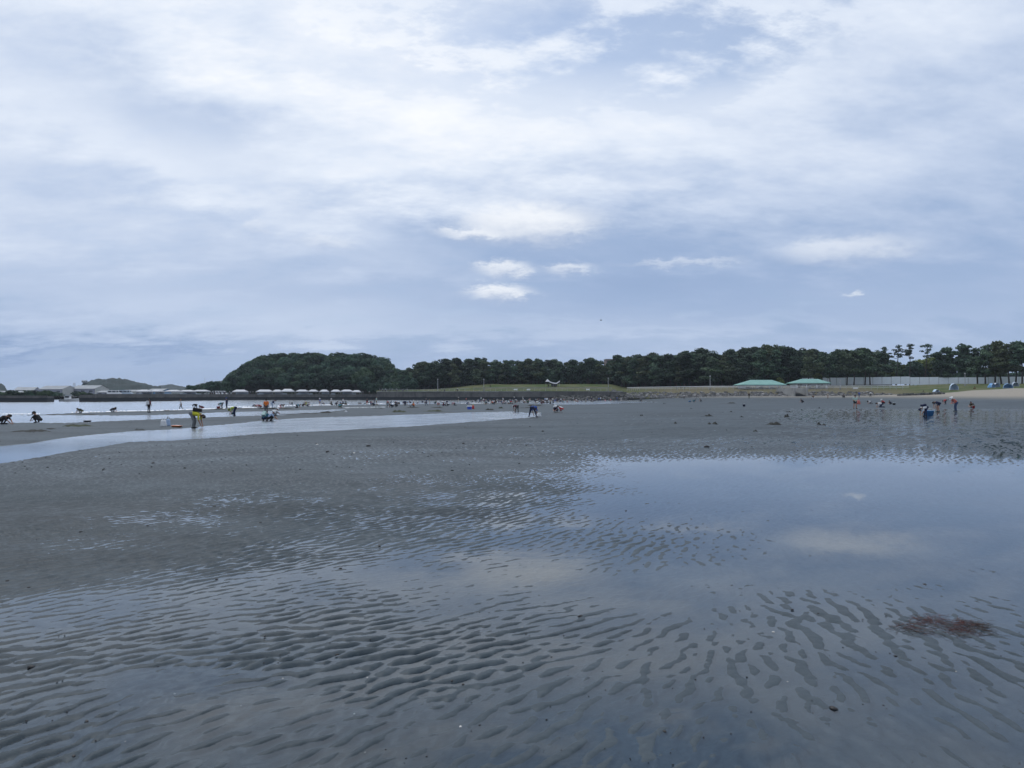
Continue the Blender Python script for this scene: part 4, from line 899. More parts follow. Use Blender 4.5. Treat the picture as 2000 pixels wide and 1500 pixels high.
    dg = bpy.context.evaluated_depsgraph_get(); me = bpy.data.meshes.new_from_object(ob.evaluated_get(dg)); bpy.data.objects.remove(ob); bpy.data.meshes.remove(tmp); me.name = name
    nf = len(me.polygons); C = np.empty(nf * 3, np.float32); me.polygons.foreach_get('center', C); C = C.reshape(-1, 3); best = np.full(nf, 1e9); reg = np.zeros(nf, np.int32)
    for (a, b, ra, rb, g) in P:
        a = np.array(a); b = np.array(b); d = b - a; L2 = max(float(d @ d), 1e-9); t = np.clip((C - a) @ d / L2, 0, 1); dist = np.linalg.norm(C - a - t[:, None] * d, axis=1) - (ra + (rb - ra) * t)
        k = dist < best; best[k] = dist[k]; reg[k] = g
    for i in range(5): me.materials.append(None)
    me.polygons.foreach_set('material_index', reg); me.polygons.foreach_set('use_smooth', [True] * nf); me.update()
    return dict(mesh=me, head=hd, up=upv, face=fc, chest=che, spine=spine)
def lr(x, y, z): return ((x, y, z), (x, -y, z))
BODY = {}
def pose(name, **k): BODY[name] = make_body(name, **k)
pose('stand', pelvis=(0, 0, .90), chest=(.01, 0, 1.20), head=(.035, 0, 1.54), face=(1, 0, -.15), sh_tilt=0, hips=lr(0, .09, .86), knees=lr(.02, .10, .47), ankles=lr(-.01, .11, .09), toes=lr(.14, .13, .045), elbows=lr(-.02, .25, 1.06), hands=((.08, .24, .84), (.10, -.24, .86)))
pose('shorts', pelvis=(0, 0, .90), chest=(.01, 0, 1.20), head=(.05, 0, 1.53), face=(1, 0, -.35), sh_tilt=0, hips=lr(0, .09, .86), knees=lr(.02, .11, .47), ankles=lr(-.01, .13, .09), toes=lr(.14, .15, .045), elbows=((-.02, .25, 1.06), (.04, -.25, 1.05)), hands=((.12, .20, .88), (.2, -.16, .95)), shorts=True)
pose('walk', pelvis=(0, 0, .89), chest=(.04, 0, 1.19), head=(.08, 0, 1.53), face=(1, 0, -.2), sh_tilt=0, hips=lr(0, .09, .85), knees=((.18, .10, .48), (-.06, -.10, .46)), ankles=((.20, .10, .09), (-.30, -.10, .14)), toes=((.34, .11, .05), (-.19, -.11, .045)), elbows=((-.12, .24, 1.02), (.10, -.24, 1.02)), hands=((-.05, .24, .82), (.25, -.22, .86)))
pose('bend', pelvis=(-.16, 0, .84), chest=(.13, 0, .80), head=(.45, 0, .66), face=(.35, 0, -1), sh_tilt=0, hips=lr(-.15, .09, .80), knees=lr(-.02, .12, .45), ankles=lr(-.07, .13, .09), toes=lr(.08, .15, .045), elbows=lr(.26, .22, .50), hands=lr(.36, .14, .19))
pose('bend_wide', pelvis=(-.14, 0, .80), chest=(.15, 0, .82), head=(.46, 0, .70), face=(.4, 0, -1), sh_tilt=0, hips=lr(-.13, .11, .77), knees=lr(-.04, .25, .43), ankles=lr(-.06, .34, .09), toes=lr(.08, .39, .045), elbows=lr(.27, .23, .52), hands=lr(.34, .12, .22))
pose('bend_shorts', pelvis=(-.16, 0, .86), chest=(.12, 0, .95), head=(.42, 0, .92), face=(.6, 0, -1), sh_tilt=0, hips=lr(-.15, .09, .82), knees=lr(-.0, .14, .46), ankles=lr(-.06, .17, .09), toes=lr(.08, .19, .045), elbows=lr(.26, .24, .66), hands=lr(.30, .16, .42), shorts=True, sleeve=.3)
pose('lean', pelvis=(-.08, 0, .89), chest=(.14, 0, 1.10), head=(.41, 0, 1.30), face=(1, 0, -.7), sh_tilt=0, hips=lr(-.07, .09, .85), knees=lr(.03, .10, .47), ankles=lr(-.02, .11, .09), toes=lr(.13, .12, .045), elbows=lr(.20, .24, .88), hands=lr(.40, .12, .80), sleeve=1.0)
pose('squat', pelvis=(-.17, 0, .27), chest=(.03, 0, .49), head=(.25, 0, .74), face=(.8, 0, -.6), sh_tilt=0, hips=lr(-.16, .10, .25), knees=lr(.22, .20, .46), ankles=lr(.0, .15, .09), toes=lr(.15, .18, .045), elbows=lr(.26, .25, .40), hands=lr(.44, .12, .22))
pose('squat_low', pelvis=(-.17, 0, .29), chest=(.08, 0, .44), head=(.38, 0, .52), face=(.7, 0, -.9), sh_tilt=0, hips=lr(-.16, .10, .26), knees=lr(.20, .22, .45), ankles=lr(.0, .16, .09), toes=lr(.15, .19, .045), elbows=lr(.33, .25, .28), hands=lr(.48, .12, .10))
pose('kneel', pelvis=(-.28, 0, .46), chest=(.02, 0, .50), head=(.35, 0, .50), face=(.6, 0, -1), sh_tilt=0, hips=lr(-.27, .09, .42), knees=lr(-.12, .13, .08), ankles=lr(-.52, .13, .10), toes=lr(-.62, .13, .045), elbows=lr(.17, .23, .26), hands=lr(.28, .14, .06))
pose('sit', pelvis=(-.05, 0, .13), chest=(-.01, 0, .43), head=(.06, 0, .77), face=(1, 0, -.5), sh_tilt=0, hips=lr(-.03, .10, .12), knees=lr(.30, .17, .38), ankles=lr(.48, .16, .09), toes=lr(.60, .18, .06), elbows=lr(.12, .25, .33), hands=lr(.33, .14, .28))
pose('hold', pelvis=(0, 0, .90), chest=(.0, 0, 1.20), head=(.03, 0, 1.54), face=(1, 0, -.3), sh_tilt=0, hips=lr(0, .09, .86), knees=lr(.02, .13, .47), ankles=lr(-.01, .16, .09), toes=lr(.13, .20, .045), elbows=lr(.03, .25, 1.02), hands=lr(.26, .10, .98), shorts=True, sleeve=.4)
CLO = {'black': (.012, .012, .014), 'navy': (.015, .022, .06), 'white': (.62, .63, .64), 'grey': (.16, .165, .17), 'dark grey': (.05, .05, .055), 'orange': (.62, .16, .03), 'yellow': (.50, .48, .03), 'lime': (.38, .45, .08), 'blue': (.03, .09, .34), 'teal': (.03, .14, .18),
       'maroon': (.11, .02, .03), 'red': (.45, .04, .04), 'salmon': (.50, .13, .10), 'pink': (.52, .26, .28), 'pale blue': (.32, .42, .58), 'pale green': (.36, .50, .46), 'olive': (.08, .08, .04), 'green': (.03, .12, .05), 'beige': (.42, .36, .27), 'brown': (.12, .07, .04), 'jeans blue': (.05, .08, .16), 'sky blue': (.08, .30, .66), 'straw': (.40, .32, .18)}
def cloth(c): return mat('cloth_' + c.replace(' ', '_'), CLO[c], .85, .12, 6.0)
SKINM = mat('skin', (.36, .20, .14), .6, .05, 8); HAIRM = mat('black_hair', (.012, .010, .009), .55, .2, 20)
def hat_mesh(kind):
    mb = MB()
    if kind == 'brim': mb.lathe([(.21, -.03), (.20, -.022), (.125, .0), (.118, .05), (.095, .095), (.04, .115), (.001, .118)], n=18)
    else:
        mb.lathe([(.118, -.005), (.118, .045), (.095, .095), (.04, .115), (.001, .118)], n=18); mb.add([(.10, -.085, .0), (.21, -.06, -.02), (.225, 0, -.022), (.21, .06, -.02), (.10, .085, .0), (.10, .085, .014), (.21, .06, -.006), (.225, 0, -.008), (.21, -.06, -.006), (.10, -.085, .014)], [(0, 1, 2, 3, 4), (5, 6, 7, 8, 9), (0, 9, 8, 1), (1, 8, 7, 2), (2, 7, 6, 3), (3, 6, 5, 4)])
    m = mb.mesh('hat'); m.materials.append(None); m.polygons.foreach_set('use_smooth', [True] * len(m.polygons)); return m
HATS = {'brim': hat_mesh('brim'), 'cap': hat_mesh('cap')}
bpm = MB().box((0, 0, 0), (.20, .30, .42), 0, .82).mesh('backpack'); bpm.materials.append(None)
GROUP = 'people on the tidal flat'
def person(p, pose, rz, top, pants, label, shoes='black', hat=None, pack=None, s=1.0, group=GROUP, skin=True):
    B = BODY[pose]; o = bpy.data.objects.new('person', B['mesh']); COL.objects.link(o); o.location = p; o.rotation_euler = (0, 0, rad(rz)); o.scale = (s, s, s)
    for i, m in enumerate((SKINM, HAIRM, cloth(top), cloth(pants), cloth(shoes))): o.material_slots[i].link = 'OBJECT'; o.material_slots[i].material = m
    tag(o, label, 'person', group)
    if hat:
        h = bpy.data.objects.new('hat', HATS[hat[0]]); COL.objects.link(h); h.parent = o; h.material_slots[0].link = 'OBJECT'; h.material_slots[0].material = cloth(hat[1])
        up = B['up']; f = (B['face'] - up * B['face'].dot(up)).normalized(); l = up.cross(f); M = Matrix((f, l, up)).transposed().to_4x4(); M.translation = B['head'] + up * .035; h.matrix_local = M
    if pack:
        b = bpy.data.objects.new('backpack', bpm); COL.objects.link(b); b.parent = o; b.material_slots[0].link = 'OBJECT'; b.material_slots[0].material = cloth(pack)
        sp = B['spine']; bk = V3((0, 1, 0)).cross(sp).normalized() * -1; M = Matrix((-bk, V3((0, 1, 0)), sp)).transposed().to_4x4(); M.translation = B['chest'] - sp * .02 + bk * .22; b.matrix_local = M
    return o
VERB = {'stand': 'standing', 'shorts': 'standing bare legged', 'walk': 'walking', 'bend': 'bent over to dig', 'bend_wide': 'bent over with legs apart', 'bend_shorts': 'bent forward', 'lean': 'leaning forward', 'squat': 'squatting', 'squat_low': 'squatting low', 'kneel': 'kneeling on all fours', 'sit': 'sitting', 'hold': 'holding hands together'}
def label_of(pose, top, pants, hat, where):
    h = (' and ' + hat[1] + (' hat' if hat[0] == 'brim' else ' cap')) if hat else ''
    t = f'person in {top} top{h} {VERB[pose]} {where}'
    if len(t.split()) > 16: t = f'person in {top} top {VERB[pose]} {where}'
    return t if len(t.split()) <= 16 else f'{top} clad person {VERB[pose]} {where}'
# facing: 0 right, 180 left, 90 away, -90 towards the viewer
PEOPLE = [
 (6, 829, 'squat_low', 10, 'black', 'black', None, None, 'on the bar beside dark weed', 1.15), (74, 826, 'squat', 180, 'black', 'black', ('cap', 'black'), None, 'on the bar edge by the weed line', 1.0),
 (158, 807, 'squat_low', 185, 'black', 'olive', None, None, 'on the thin sand spit', .95), (220, 805, 'squat_low', -5, 'black', 'dark grey', ('cap', 'black'), None, 'on the thin sand spit by the foam', .95),
 (291, 806, 'stand', 80, 'maroon', 'black', None, 'white', 'at the foam edge with a white bag', 1.0), (354, 800, 'walk', 200, 'white', 'grey', ('brim', 'brown'), None, 'along the foam line', .98),
 (382, 799, 'bend_wide', 170, 'black', 'black', None, None, 'at the foam line', .95), (395, 799, 'squat_low', 180, 'black', 'maroon', ('cap', 'black'), None, 'next to a bent figure at the foam line', .95),
 (433, 798, 'bend', 175, 'teal', 'grey', ('brim', 'white'), None, 'over a red basket', 1.0), (443, 798, 'stand', 170, 'navy', 'navy', ('cap', 'blue'), None, 'beside the red basket', 1.0),
 (381, 836, 'bend', 5, 'yellow', 'grey', None, 'black', 'at the channel in a raincoat', 1.12), (457, 812, 'bend', 180, 'lime', 'navy', ('brim', 'lime'), None, 'on the strip beyond the channel', 1.05),
 (495, 795, 'squat', 0, 'navy', 'white', ('brim', 'white'), None, 'left of the orange vest', .95), (503, 796, 'kneel', 0, 'pink', 'brown', None, None, 'behind the orange vest', .95), (509, 796, 'squat_low', 180, 'salmon', 'maroon', None, None, 'just left of the orange vest', .9),
 (520, 808, 'stand', 100, 'orange', 'dark grey', ('cap', 'black'), None, 'behind two squatting figures', 1.08), (532, 799, 'lean', 20, 'navy', 'pale blue', ('cap', 'navy'), None, 'right of the orange vest', 1.0),
 (518, 822, 'squat', 80, 'teal', 'navy', None, 'pale green', 'at the channel edge', 1.0), (529, 822, 'squat', 10, 'pale blue', 'black', ('brim', 'white'), None, 'at the channel edge', 1.05), (538, 812, 'squat', 30, 'white', 'grey', ('brim', 'white'), None, 'behind the channel pair', .9),
 (551, 797, 'kneel', 0, 'dark grey', 'pink', None, None, 'on the wet sand', .98), (583, 797, 'kneel', 0, 'teal', 'black', None, None, 'with white shoes on the wet sand', 1.0), (592, 793, 'squat', -10, 'black', 'black', None, None, 'behind the teal kneeler', .9), (600, 792, 'bend', 170, 'lime', 'black', None, None, 'near the teal kneeler', .8),
 (625, 791, 'shorts', 200, 'blue', 'navy', ('brim', 'white'), None, 'at the water edge', 1.0), (634, 791, 'squat', 180, 'dark grey', 'olive', None, None, 'right of the tall blue figure', .85), (648, 791, 'squat_low', 180, 'black', 'black', None, None, 'at the water edge', .95),
 (664, 797, 'squat', 90, 'teal', 'olive', ('cap', 'blue'), None, 'alone on the bar', 1.05), (703, 790, 'kneel', 180, 'dark grey', 'grey', None, None, 'in the shallows', 1.0), (717, 791, 'shorts', 90, 'dark grey', 'red', None, None, 'wading before the wall corner', .85), (731, 789, 'stand', 180, 'navy', 'black', None, None, 'wading before the wall corner', .85),
 (757, 796, 'bend', 0, 'grey', 'dark grey', ('brim', 'beige'), None, 'left of a dark pair', .85), (766, 796, 'squat_low', 180, 'navy', 'black', None, None, 'in a dark pair', .95), (774, 795, 'squat', 180, 'black', 'black', None, None, 'in a dark pair', .98),
 (797, 787, 'kneel', 0, 'pale blue', 'black', None, None, 'in the shallows', .95), (802, 787, 'squat', 180, 'black', 'navy', None, None, 'in the shallows', .95), (808, 794, 'sit', 170, 'orange', 'black', ('cap', 'beige'), None, 'on the bar', 1.0), (825, 786, 'squat', 90, 'navy', 'black', ('brim', 'white'), None, 'in the shallows', .95),
 (833, 792, 'walk', 190, 'jeans blue', 'navy', ('cap', 'grey'), None, 'beside a small companion', .85), (839, 790, 'hold', 180, 'grey', 'beige', None, None, 'beside a walker', .72), (856, 792, 'squat', -80, 'white', 'red', ('brim', 'white'), None, 'in a family group', 1.0), (866, 793, 'sit', 20, 'maroon', 'navy', ('brim', 'white'), None, 'in a family group', .95), (875, 793, 'squat_low', 180, 'white', 'black', None, None, 'in a family group', 1.05), (886, 792, 'kneel', 170, 'pink', 'black', ('brim', 'white'), None, 'right of the family group', .95), (850, 789, 'squat', 0, 'green', 'navy', None, None, 'behind the family group', .9),
 (1009, 805, 'bend_wide', 150, 'maroon', 'dark grey', ('brim', 'white'), None, 'at the head of the channel', 1.0), (1041, 815, 'bend_wide', 60, 'blue', 'navy', ('brim', 'straw'), None, 'where the channel ends', 1.05), (1086, 805, 'squat', -120, 'navy', 'navy', ('brim', 'white'), None, 'in a pair right of the channel', 1.0), (1096, 803, 'squat_low', 170, 'white', 'red', None, None, 'in a pair right of the channel', 1.1),
 (1068, 789, 'stand', 90, 'white', 'dark grey', None, None, 'in front of the crowd', 1.0), (1080, 789, 'stand', 0, 'white', 'navy', None, None, 'with a dark bag before the crowd', 1.0), (1058, 789, 'squat', 30, 'black', 'maroon', ('brim', 'white'), None, 'in front of the crowd', .98), (1031, 788, 'squat', 170, 'green', 'black', None, None, 'in front of the crowd', 1.05),
 (1251, 784, 'squat_low', 0, 'black', 'black', None, None, 'in the far shallows', .9), (1355, 785, 'squat_low', 10, 'dark grey', 'teal', None, None, 'beside a pale blue tub', 1.0), (1369, 785, 'squat', 170, 'black', 'grey', None, None, 'near a pale blue tub', .98), (1336, 779, 'stand', 180, 'white', 'black', None, None, 'before the boulders', .9), (1360, 779, 'walk', 0, 'dark grey', 'grey', None, None, 'before the boulders', .8), (1463, 778, 'stand', 90, 'black', 'olive', None, None, 'before the boulders left of the stairs', 1.0),
 (1567, 787, 'squat', 170, 'dark grey', 'dark grey', ('cap', 'grey'), None, 'alone below the stairs', 1.1), (1588, 778, 'sit', 90, 'brown', 'white', None, None, 'right of the stairs', 1.2), (1617, 778, 'shorts', 180, 'beige', 'dark grey', None, None, 'right of the stairs', .85), (1648, 777, 'squat', 90, 'black', 'black', None, None, 'under the boulders', 1.2), (1678, 776, 'stand', 90, 'blue', 'jeans blue', None, None, 'under the boulders', 1.0), (1700, 775, 'walk', 0, 'white', 'black', None, None, 'climbing by the boulders', 1.0),
 (1670, 799, 'hold', -95, 'pale green', 'black', ('cap', 'dark grey'), None, 'with a pink bag at the pool', 1.05), (1698, 789, 'kneel', 180, 'white', 'grey', ('brim', 'dark grey'), None, 'near the red shirt', .95), (1717, 796, 'kneel', 180, 'white', 'navy', None, None, 'before the red shirt', 1.1), (1725, 790, 'squat', 160, 'red', 'black', ('brim', 'white'), None, 'on the far bar', 1.1), (1739, 790, 'squat', 180, 'navy', 'black', None, None, 'right of the red shirt', .85),
 (1806, 813, 'bend', 185, 'white', 'navy', ('cap', 'navy'), 'navy', 'over a blue tub', .85), (1831, 804, 'bend_shorts', 175, 'navy', 'navy', None, None, 'in the pool', 1.0), (1846, 790, 'bend', 180, 'red', 'dark grey', None, None, 'behind the navy figure', .95), (1866, 804, 'lean', 178, 'salmon', 'jeans blue', ('brim', 'white'), None, 'looking down in a jacket', 1.05), (1899, 797, 'squat', 195, 'black', 'olive', None, None, 'with a red bucket', 1.0),
 (1803, 768, 'sit', 0, 'dark grey', 'black', None, None, 'on the stones at the beach edge', 1.0), (1904, 761, 'sit', 90, 'brown', 'olive', None, None, 'on the dry sand under the pines', 1.1), (1930, 758, 'sit', 0, 'navy', 'dark grey', None, None, 'by the blue beach shelter', 1.2), (1934, 758, 'squat', 200, 'black', 'black', None, None, 'by the blue beach shelter', 1.0), (1864, 759, 'stand', 90, 'navy', 'black', None, None, 'behind the tall pop up tent', .8),
]
used = {}
for (px, py, po, rz, top, pants, hat, pack, where, s) in PEOPLE:
    person(ground_at(px, py), po, rz, top, pants, label_of(po, top, pants, hat, where), hat=hat, pack=pack, s=s, shoes='white' if 'white shoes' in where else 'black')
# the crowd along the far water edge
TOPS = ['white'] * 6 + ['black'] * 5 + ['navy'] * 4 + ['grey', 'dark grey', 'pale blue', 'pink', 'red', 'blue', 'green', 'beige', 'maroon', 'teal', 'pale green', 'salmon']; PTS = ['black', 'navy', 'dark grey', 'grey', 'jeans blue', 'beige', 'olive']
RC = random.Random(77)
for i in range(150):
    px = RC.triangular(888, 1205, 985) if i < 122 else RC.uniform(1060, 1235); q = (px - 888) / 317; lo = 784.2 - 4.0 * q; hi = 793 - 9 * min(1, q * 1.1); py = RC.uniform(lo, hi) if i % 3 else RC.uniform(lo, lo + 3)
    po = RC.choice(['squat'] * 5 + ['squat_low'] * 5 + ['kneel'] * 4 + ['bend'] * 3 + ['bend_wide', 'stand', 'stand', 'sit', 'sit', 'walk', 'lean']); top = RC.choice(TOPS); pants = RC.choice(PTS); hat = RC.choice([None, None, ('brim', 'white'), ('brim', 'white'), ('cap', 'white'), ('cap', 'black'), ('brim', 'beige'), ('brim', 'navy')])
    near = 'before the dark foot boulders' if px > 1085 else ('in the crowd before the sea wall' if px > 960 else 'in the crowd right of the family group')
    person(ground_at(px, py), po, RC.choice([0, 20, 180, 160, 200, 90, -60, -120, 240]), top, pants, label_of(po, top, pants, hat, near), hat=hat, s=RC.uniform(.82, 1.05))
for i in range(34):
    px = RC.uniform(560, 900); py = RC.uniform(0, 1); lo = np.interp(px, [560, 900], [788.5, 784.5]); py = lo + py * np.interp(px, [560, 900], [6, 7])
    po = RC.choice(['squat', 'squat', 'squat_low', 'squat_low', 'kneel', 'bend', 'bend_wide', 'stand', 'sit']); top = RC.choice(TOPS); pants = RC.choice(PTS); hat = RC.choice([None, ('brim', 'white'), ('cap', 'black'), ('brim', 'beige')])
    near = 'in the shallows before the tents' if px < 735 else 'in the shallows before the wall corner'
    person(ground_at(px, py), po, RC.choice([0, 180, 160, 90, -60, 240]), top, pants, label_of(po, top, pants, hat, near), hat=hat, s=RC.uniform(.82, 1.05))
# people on the quay, seen above the wall
for i, px in enumerate((411, 415, 420, 426, 431, 438, 441, 449, 455, 489, 494, 500, 697, 709, 721, 742, 747, 753, 760, 766, 775, 787, 795, 862, 868, 893)):
    if px < 735: Y = quayY(px) + 2.6 + (i % 3); z = 1.2
    else: Y = shoreY(px) + 2.6 + (i % 3); z = park_at(px, Y).z
    if px > 735: z -= .4
    top = ['dark grey', 'navy', 'black', 'grey'][i % 4]; wh = 'on the quay among the tents' if px < 735 else 'on the promenade before the hill'
    person(pt(px, Y, z), 'stand', [90, -90, 0, 180][i % 4], top, 'black', label_of('stand', top, 'black', ('brim', 'white'), wh), hat=('brim', 'white'), s=1.02 + .03 * (i % 3), group='strollers above the wall')
for i, (px, top) in enumerate(((1071, 'black'), (1084, 'navy'), (1322, 'dark grey'), (1330, 'black'), (1337, 'navy'), (958, 'black'), (1520, 'grey'))):
    Y = shoreY(px) + 22; person(park_at(px, Y), 'walk' if i % 2 else 'stand', [90, 0, 180][i % 3], top, 'black', label_of('walk' if i % 2 else 'stand', top, 'black', None, 'on the lawn behind the railing' if px < 1200 else 'on the promenade under the pines'), group='strollers on the promenade')

# ------------------------------------------------------------------ buckets, bags, boxes
def bucket(px, py, col, r, h, label, name='bucket', dx=0.0, dy=0.0):
    p = ground_at(px, py) + V3((dx, dy, 0)); root = empty(name, p); tag(root, label, name.split('_')[-1]); m = mat('plastic_' + col.replace(' ', '_'), CLO[col], .4, .05, 3)
    MB().lathe([(.001, 0), (r * .78, 0), (r, h), (r * 1.08, h), (r * 1.08, h * .94), (r * .96, h * .94), (r * .74, .02), (.001, .02)], n=18).build('shell', m, root, True)
    MB().tube([(-r, 0, h * .95), (-r * .8, -r * .5, h * 1.25), (0, -r * .7, h * 1.4), (r * .8, -r * .5, h * 1.25), (r, 0, h * .95)], .012, 5).build('handle', WHITE, root)
bucket(427, 797.5, 'red', .30, .32, 'red plastic basket at the foam line', 'basket'); bucket(346, 834.5, 'orange', .33, .10, 'flat orange tray on the bar beside a white bag', 'tray'); bucket(1813, 812, 'sky blue', .42, .42, 'pale blue plastic tub standing in the pool', 'tub'); bucket(1901, 798, 'red', .17, .30, 'small red bucket before a squatting figure', 'bucket')
bucket(1453, 794, 'navy', .20, .30, 'lone navy and white bucket on the open flat', 'bucket'); bucket(1347, 785, 'sky blue', .35, .32, 'pale blue tub in the far shallows', 'tub'); bucket(456, 809, 'teal', .25, .26, 'teal bucket beside the lime sleeved digger', 'bucket'); bucket(1746, 791, 'black', .25, .30, 'black bucket right of the red shirt', 'bucket'); bucket(171, 823.5, 'navy', .30, .12, 'dark blue basin lying on the bar edge', 'basin')
bucket(802, 795, 'white', .22, .3, 'white bucket beside the orange topped sitter', 'bucket'); bucket(1054, 812.5, 'pale blue', .18, .24, 'small pale bucket near the channel head', 'bucket')
def bag(px, py, col, w, h, label, up=0.0, col2=None):
    p = ground_at(px, py) + V3((0, 0, up)); root = empty('bag', p); tag(root, label, 'bag'); m = mat('fabric_' + col.replace(' ', '_'), CLO[col], .7, .08, 5); n = 10; V = []
    for k in range(6):
        q = k / 5; s = w / 2 * (1 - .35 * q ** 2) * (1 + .08 * math.sin(k * 2.1))
        for j in range(n): a = 2 * math.pi * j / n; V.append((s * math.cos(a) * (1 + .06 * math.sin(3 * a + k)), s * .65 * math.sin(a), h * q))
    MB().add(V, [(k * n + j, k * n + (j + 1) % n, (k + 1) * n + (j + 1) % n, (k + 1) * n + j) for k in range(5) for j in range(n)] + [tuple(range(n - 1, -1, -1)), tuple(5 * n + j for j in range(n))]).build('sack', m, root, True)
    MB().tube([(-w * .2, 0, h), (-w * .15, 0, h * 1.3), (w * .15, 0, h * 1.3), (w * .2, 0, h)], .02, 5).build('strap', cloth(col2 or col), root)
bag(320, 833, 'white', .42, .42, 'white carrier bag standing on the bar'); bag(329, 832, 'pale blue', .30, .46, 'pale bag with dark strap leaning on the white one', 0, 'black'); bag(1677, 798.5, 'salmon', .42, .45, 'pink red shoulder bag beside the figure in pale green', .55); bag(924, 798.5, 'red', .40, .52, 'red and yellow bag beside the blue cooler', 0, 'yellow'); bag(1075, 788.5, 'black', .6, .5, 'black bag between two white shirts'); bag(1824, 765.5, 'white', .5, .4, 'white bag beside the low beach tent'); bag(1053, 814, 'white', .4, .3, 'pale plastic bag beside the blue shirted digger')
bag(287, 806, 'white', .3, .35, 'white bag held beside the maroon top', .75); bag(676, 804.5, 'white', .35, .12, 'flat white bag lying alone on the bar'); bag(1855, 755, 'lime', .6, .7, 'lime green bag by the tall pop up tent', 0)
def cooler(px, py, label):
    root = empty('cooler_box', ground_at(px, py)); tag(root, label, 'cooler'); b = mat('plastic_blue', (.03, .08, .42), .4, .05, 3)
    MB().box((0, 0, .19), (.62, .40, .38), 0, 1.05).build('body', b, root); MB().box((0, 0, .43), (.68, .46, .09)).build('lid', WHITE, root); MB().tube([(-.36, 0, .3), (-.38, 0, .52), (.38, 0, .52), (.36, 0, .3)], .018, 6).build('handle', WHITE, root)
cooler(917, 799.5, 'blue cooler box with white lid on the bar')

# ------------------------------------------------------------------ heaps, weed, foam, shells
HEAPM = mat('dark_heap', (.022, .023, .020), .85, .4, 5, .6); WEEDM = mat('green_weed', (.028, .036, .016), .8, .45, 5, .6)
def heap(px, py, wpx, hpx, label, m=HEAPM, name='sand_heap', seed=0, bumps=3, slope=0.0, cat='heap'):
    p = ground_at(px, py); k = p.y / F; L = wpx * k; H = max(.03, hpx * k); r = np.random.default_rng(seed + int(px)); nx, ny = 40, 9; D = max(.35, min(L * .35, 1.6)); V = []
    cs = [(r.uniform(-.35, .35), r.uniform(.06, .18), r.uniform(.45, 1)) for _ in range(bumps)]; cs[0] = (cs[0][0], .12, 1.0)
    for i in range(nx):
        u = i / (nx - 1) * 2 - 1; x = u * L / 2; env = max(0, 1 - u * u) ** .6; hh = .18 + max(c[2] * math.exp(-((u - c[0]) / c[1] / 1.3) ** 2) for c in cs)
        for j in range(ny):
            w = j / (ny - 1) * 2 - 1; y = w * D * env * .6 + slope * x; z = H * hh * env * max(0, 1 - w * w) * (.75 + .5 * r.random()) - .02
            V.append((x, y, z + (0 if 0 < j < ny - 1 else -.03)))
    ob = MB().add(V, [(i * ny + j, (i + 1) * ny + j, (i + 1) * ny + j + 1, i * ny + j + 1) for i in range(nx - 1) for j in range(ny - 1)]).build(name, m); ob.location = p; tag(ob, label, cat)
for i, (px, py, w, h, lb) in enumerate(((1385, 813, 34, 4, 'dark dug heap of sand with a long tail nearest the far bucket'), (1317, 827.5, 18, 4, 'small lone dark heap of dug sand'), (1391, 828.5, 44, 5, 'broad dark heap of dug sand with several humps'), (1449, 815, 15, 3, 'small dark heap of dug sand by the pool corner'), (1253, 812.5, 12, 3, 'little dark heap of dug sand on the open flat'),
        (1516, 829.5, 62, 5, 'longest dark heap of dug sand at the pool edge'), (1536, 814.5, 22, 6, 'steep dark heap of dug sand at the pool edge'), (1604, 830, 32, 5, 'dark heap of dug sand standing in the pool'), (1472, 843, 26, 4, 'flat reddish dark heap in the middle of the flat'), (1540, 805, 20, 2, 'thin dark smear of dug sand beyond the pool'), (1350, 798.5, 8, 1.5, 'tiny dark heap left of the far bucket'), (1428, 804.5, 10, 2, 'tiny dark heap right below the far bucket'), (1298, 789, 12, 2, 'thin dark heap at the far shallows'), (1425, 788, 44, 2, 'long thin dark ridge at the far shallows'), (1600, 797.5, 6, 2, 'tiny dark heap before the lone squatter'))):
    heap(px, py, w, h, lb, seed=i)
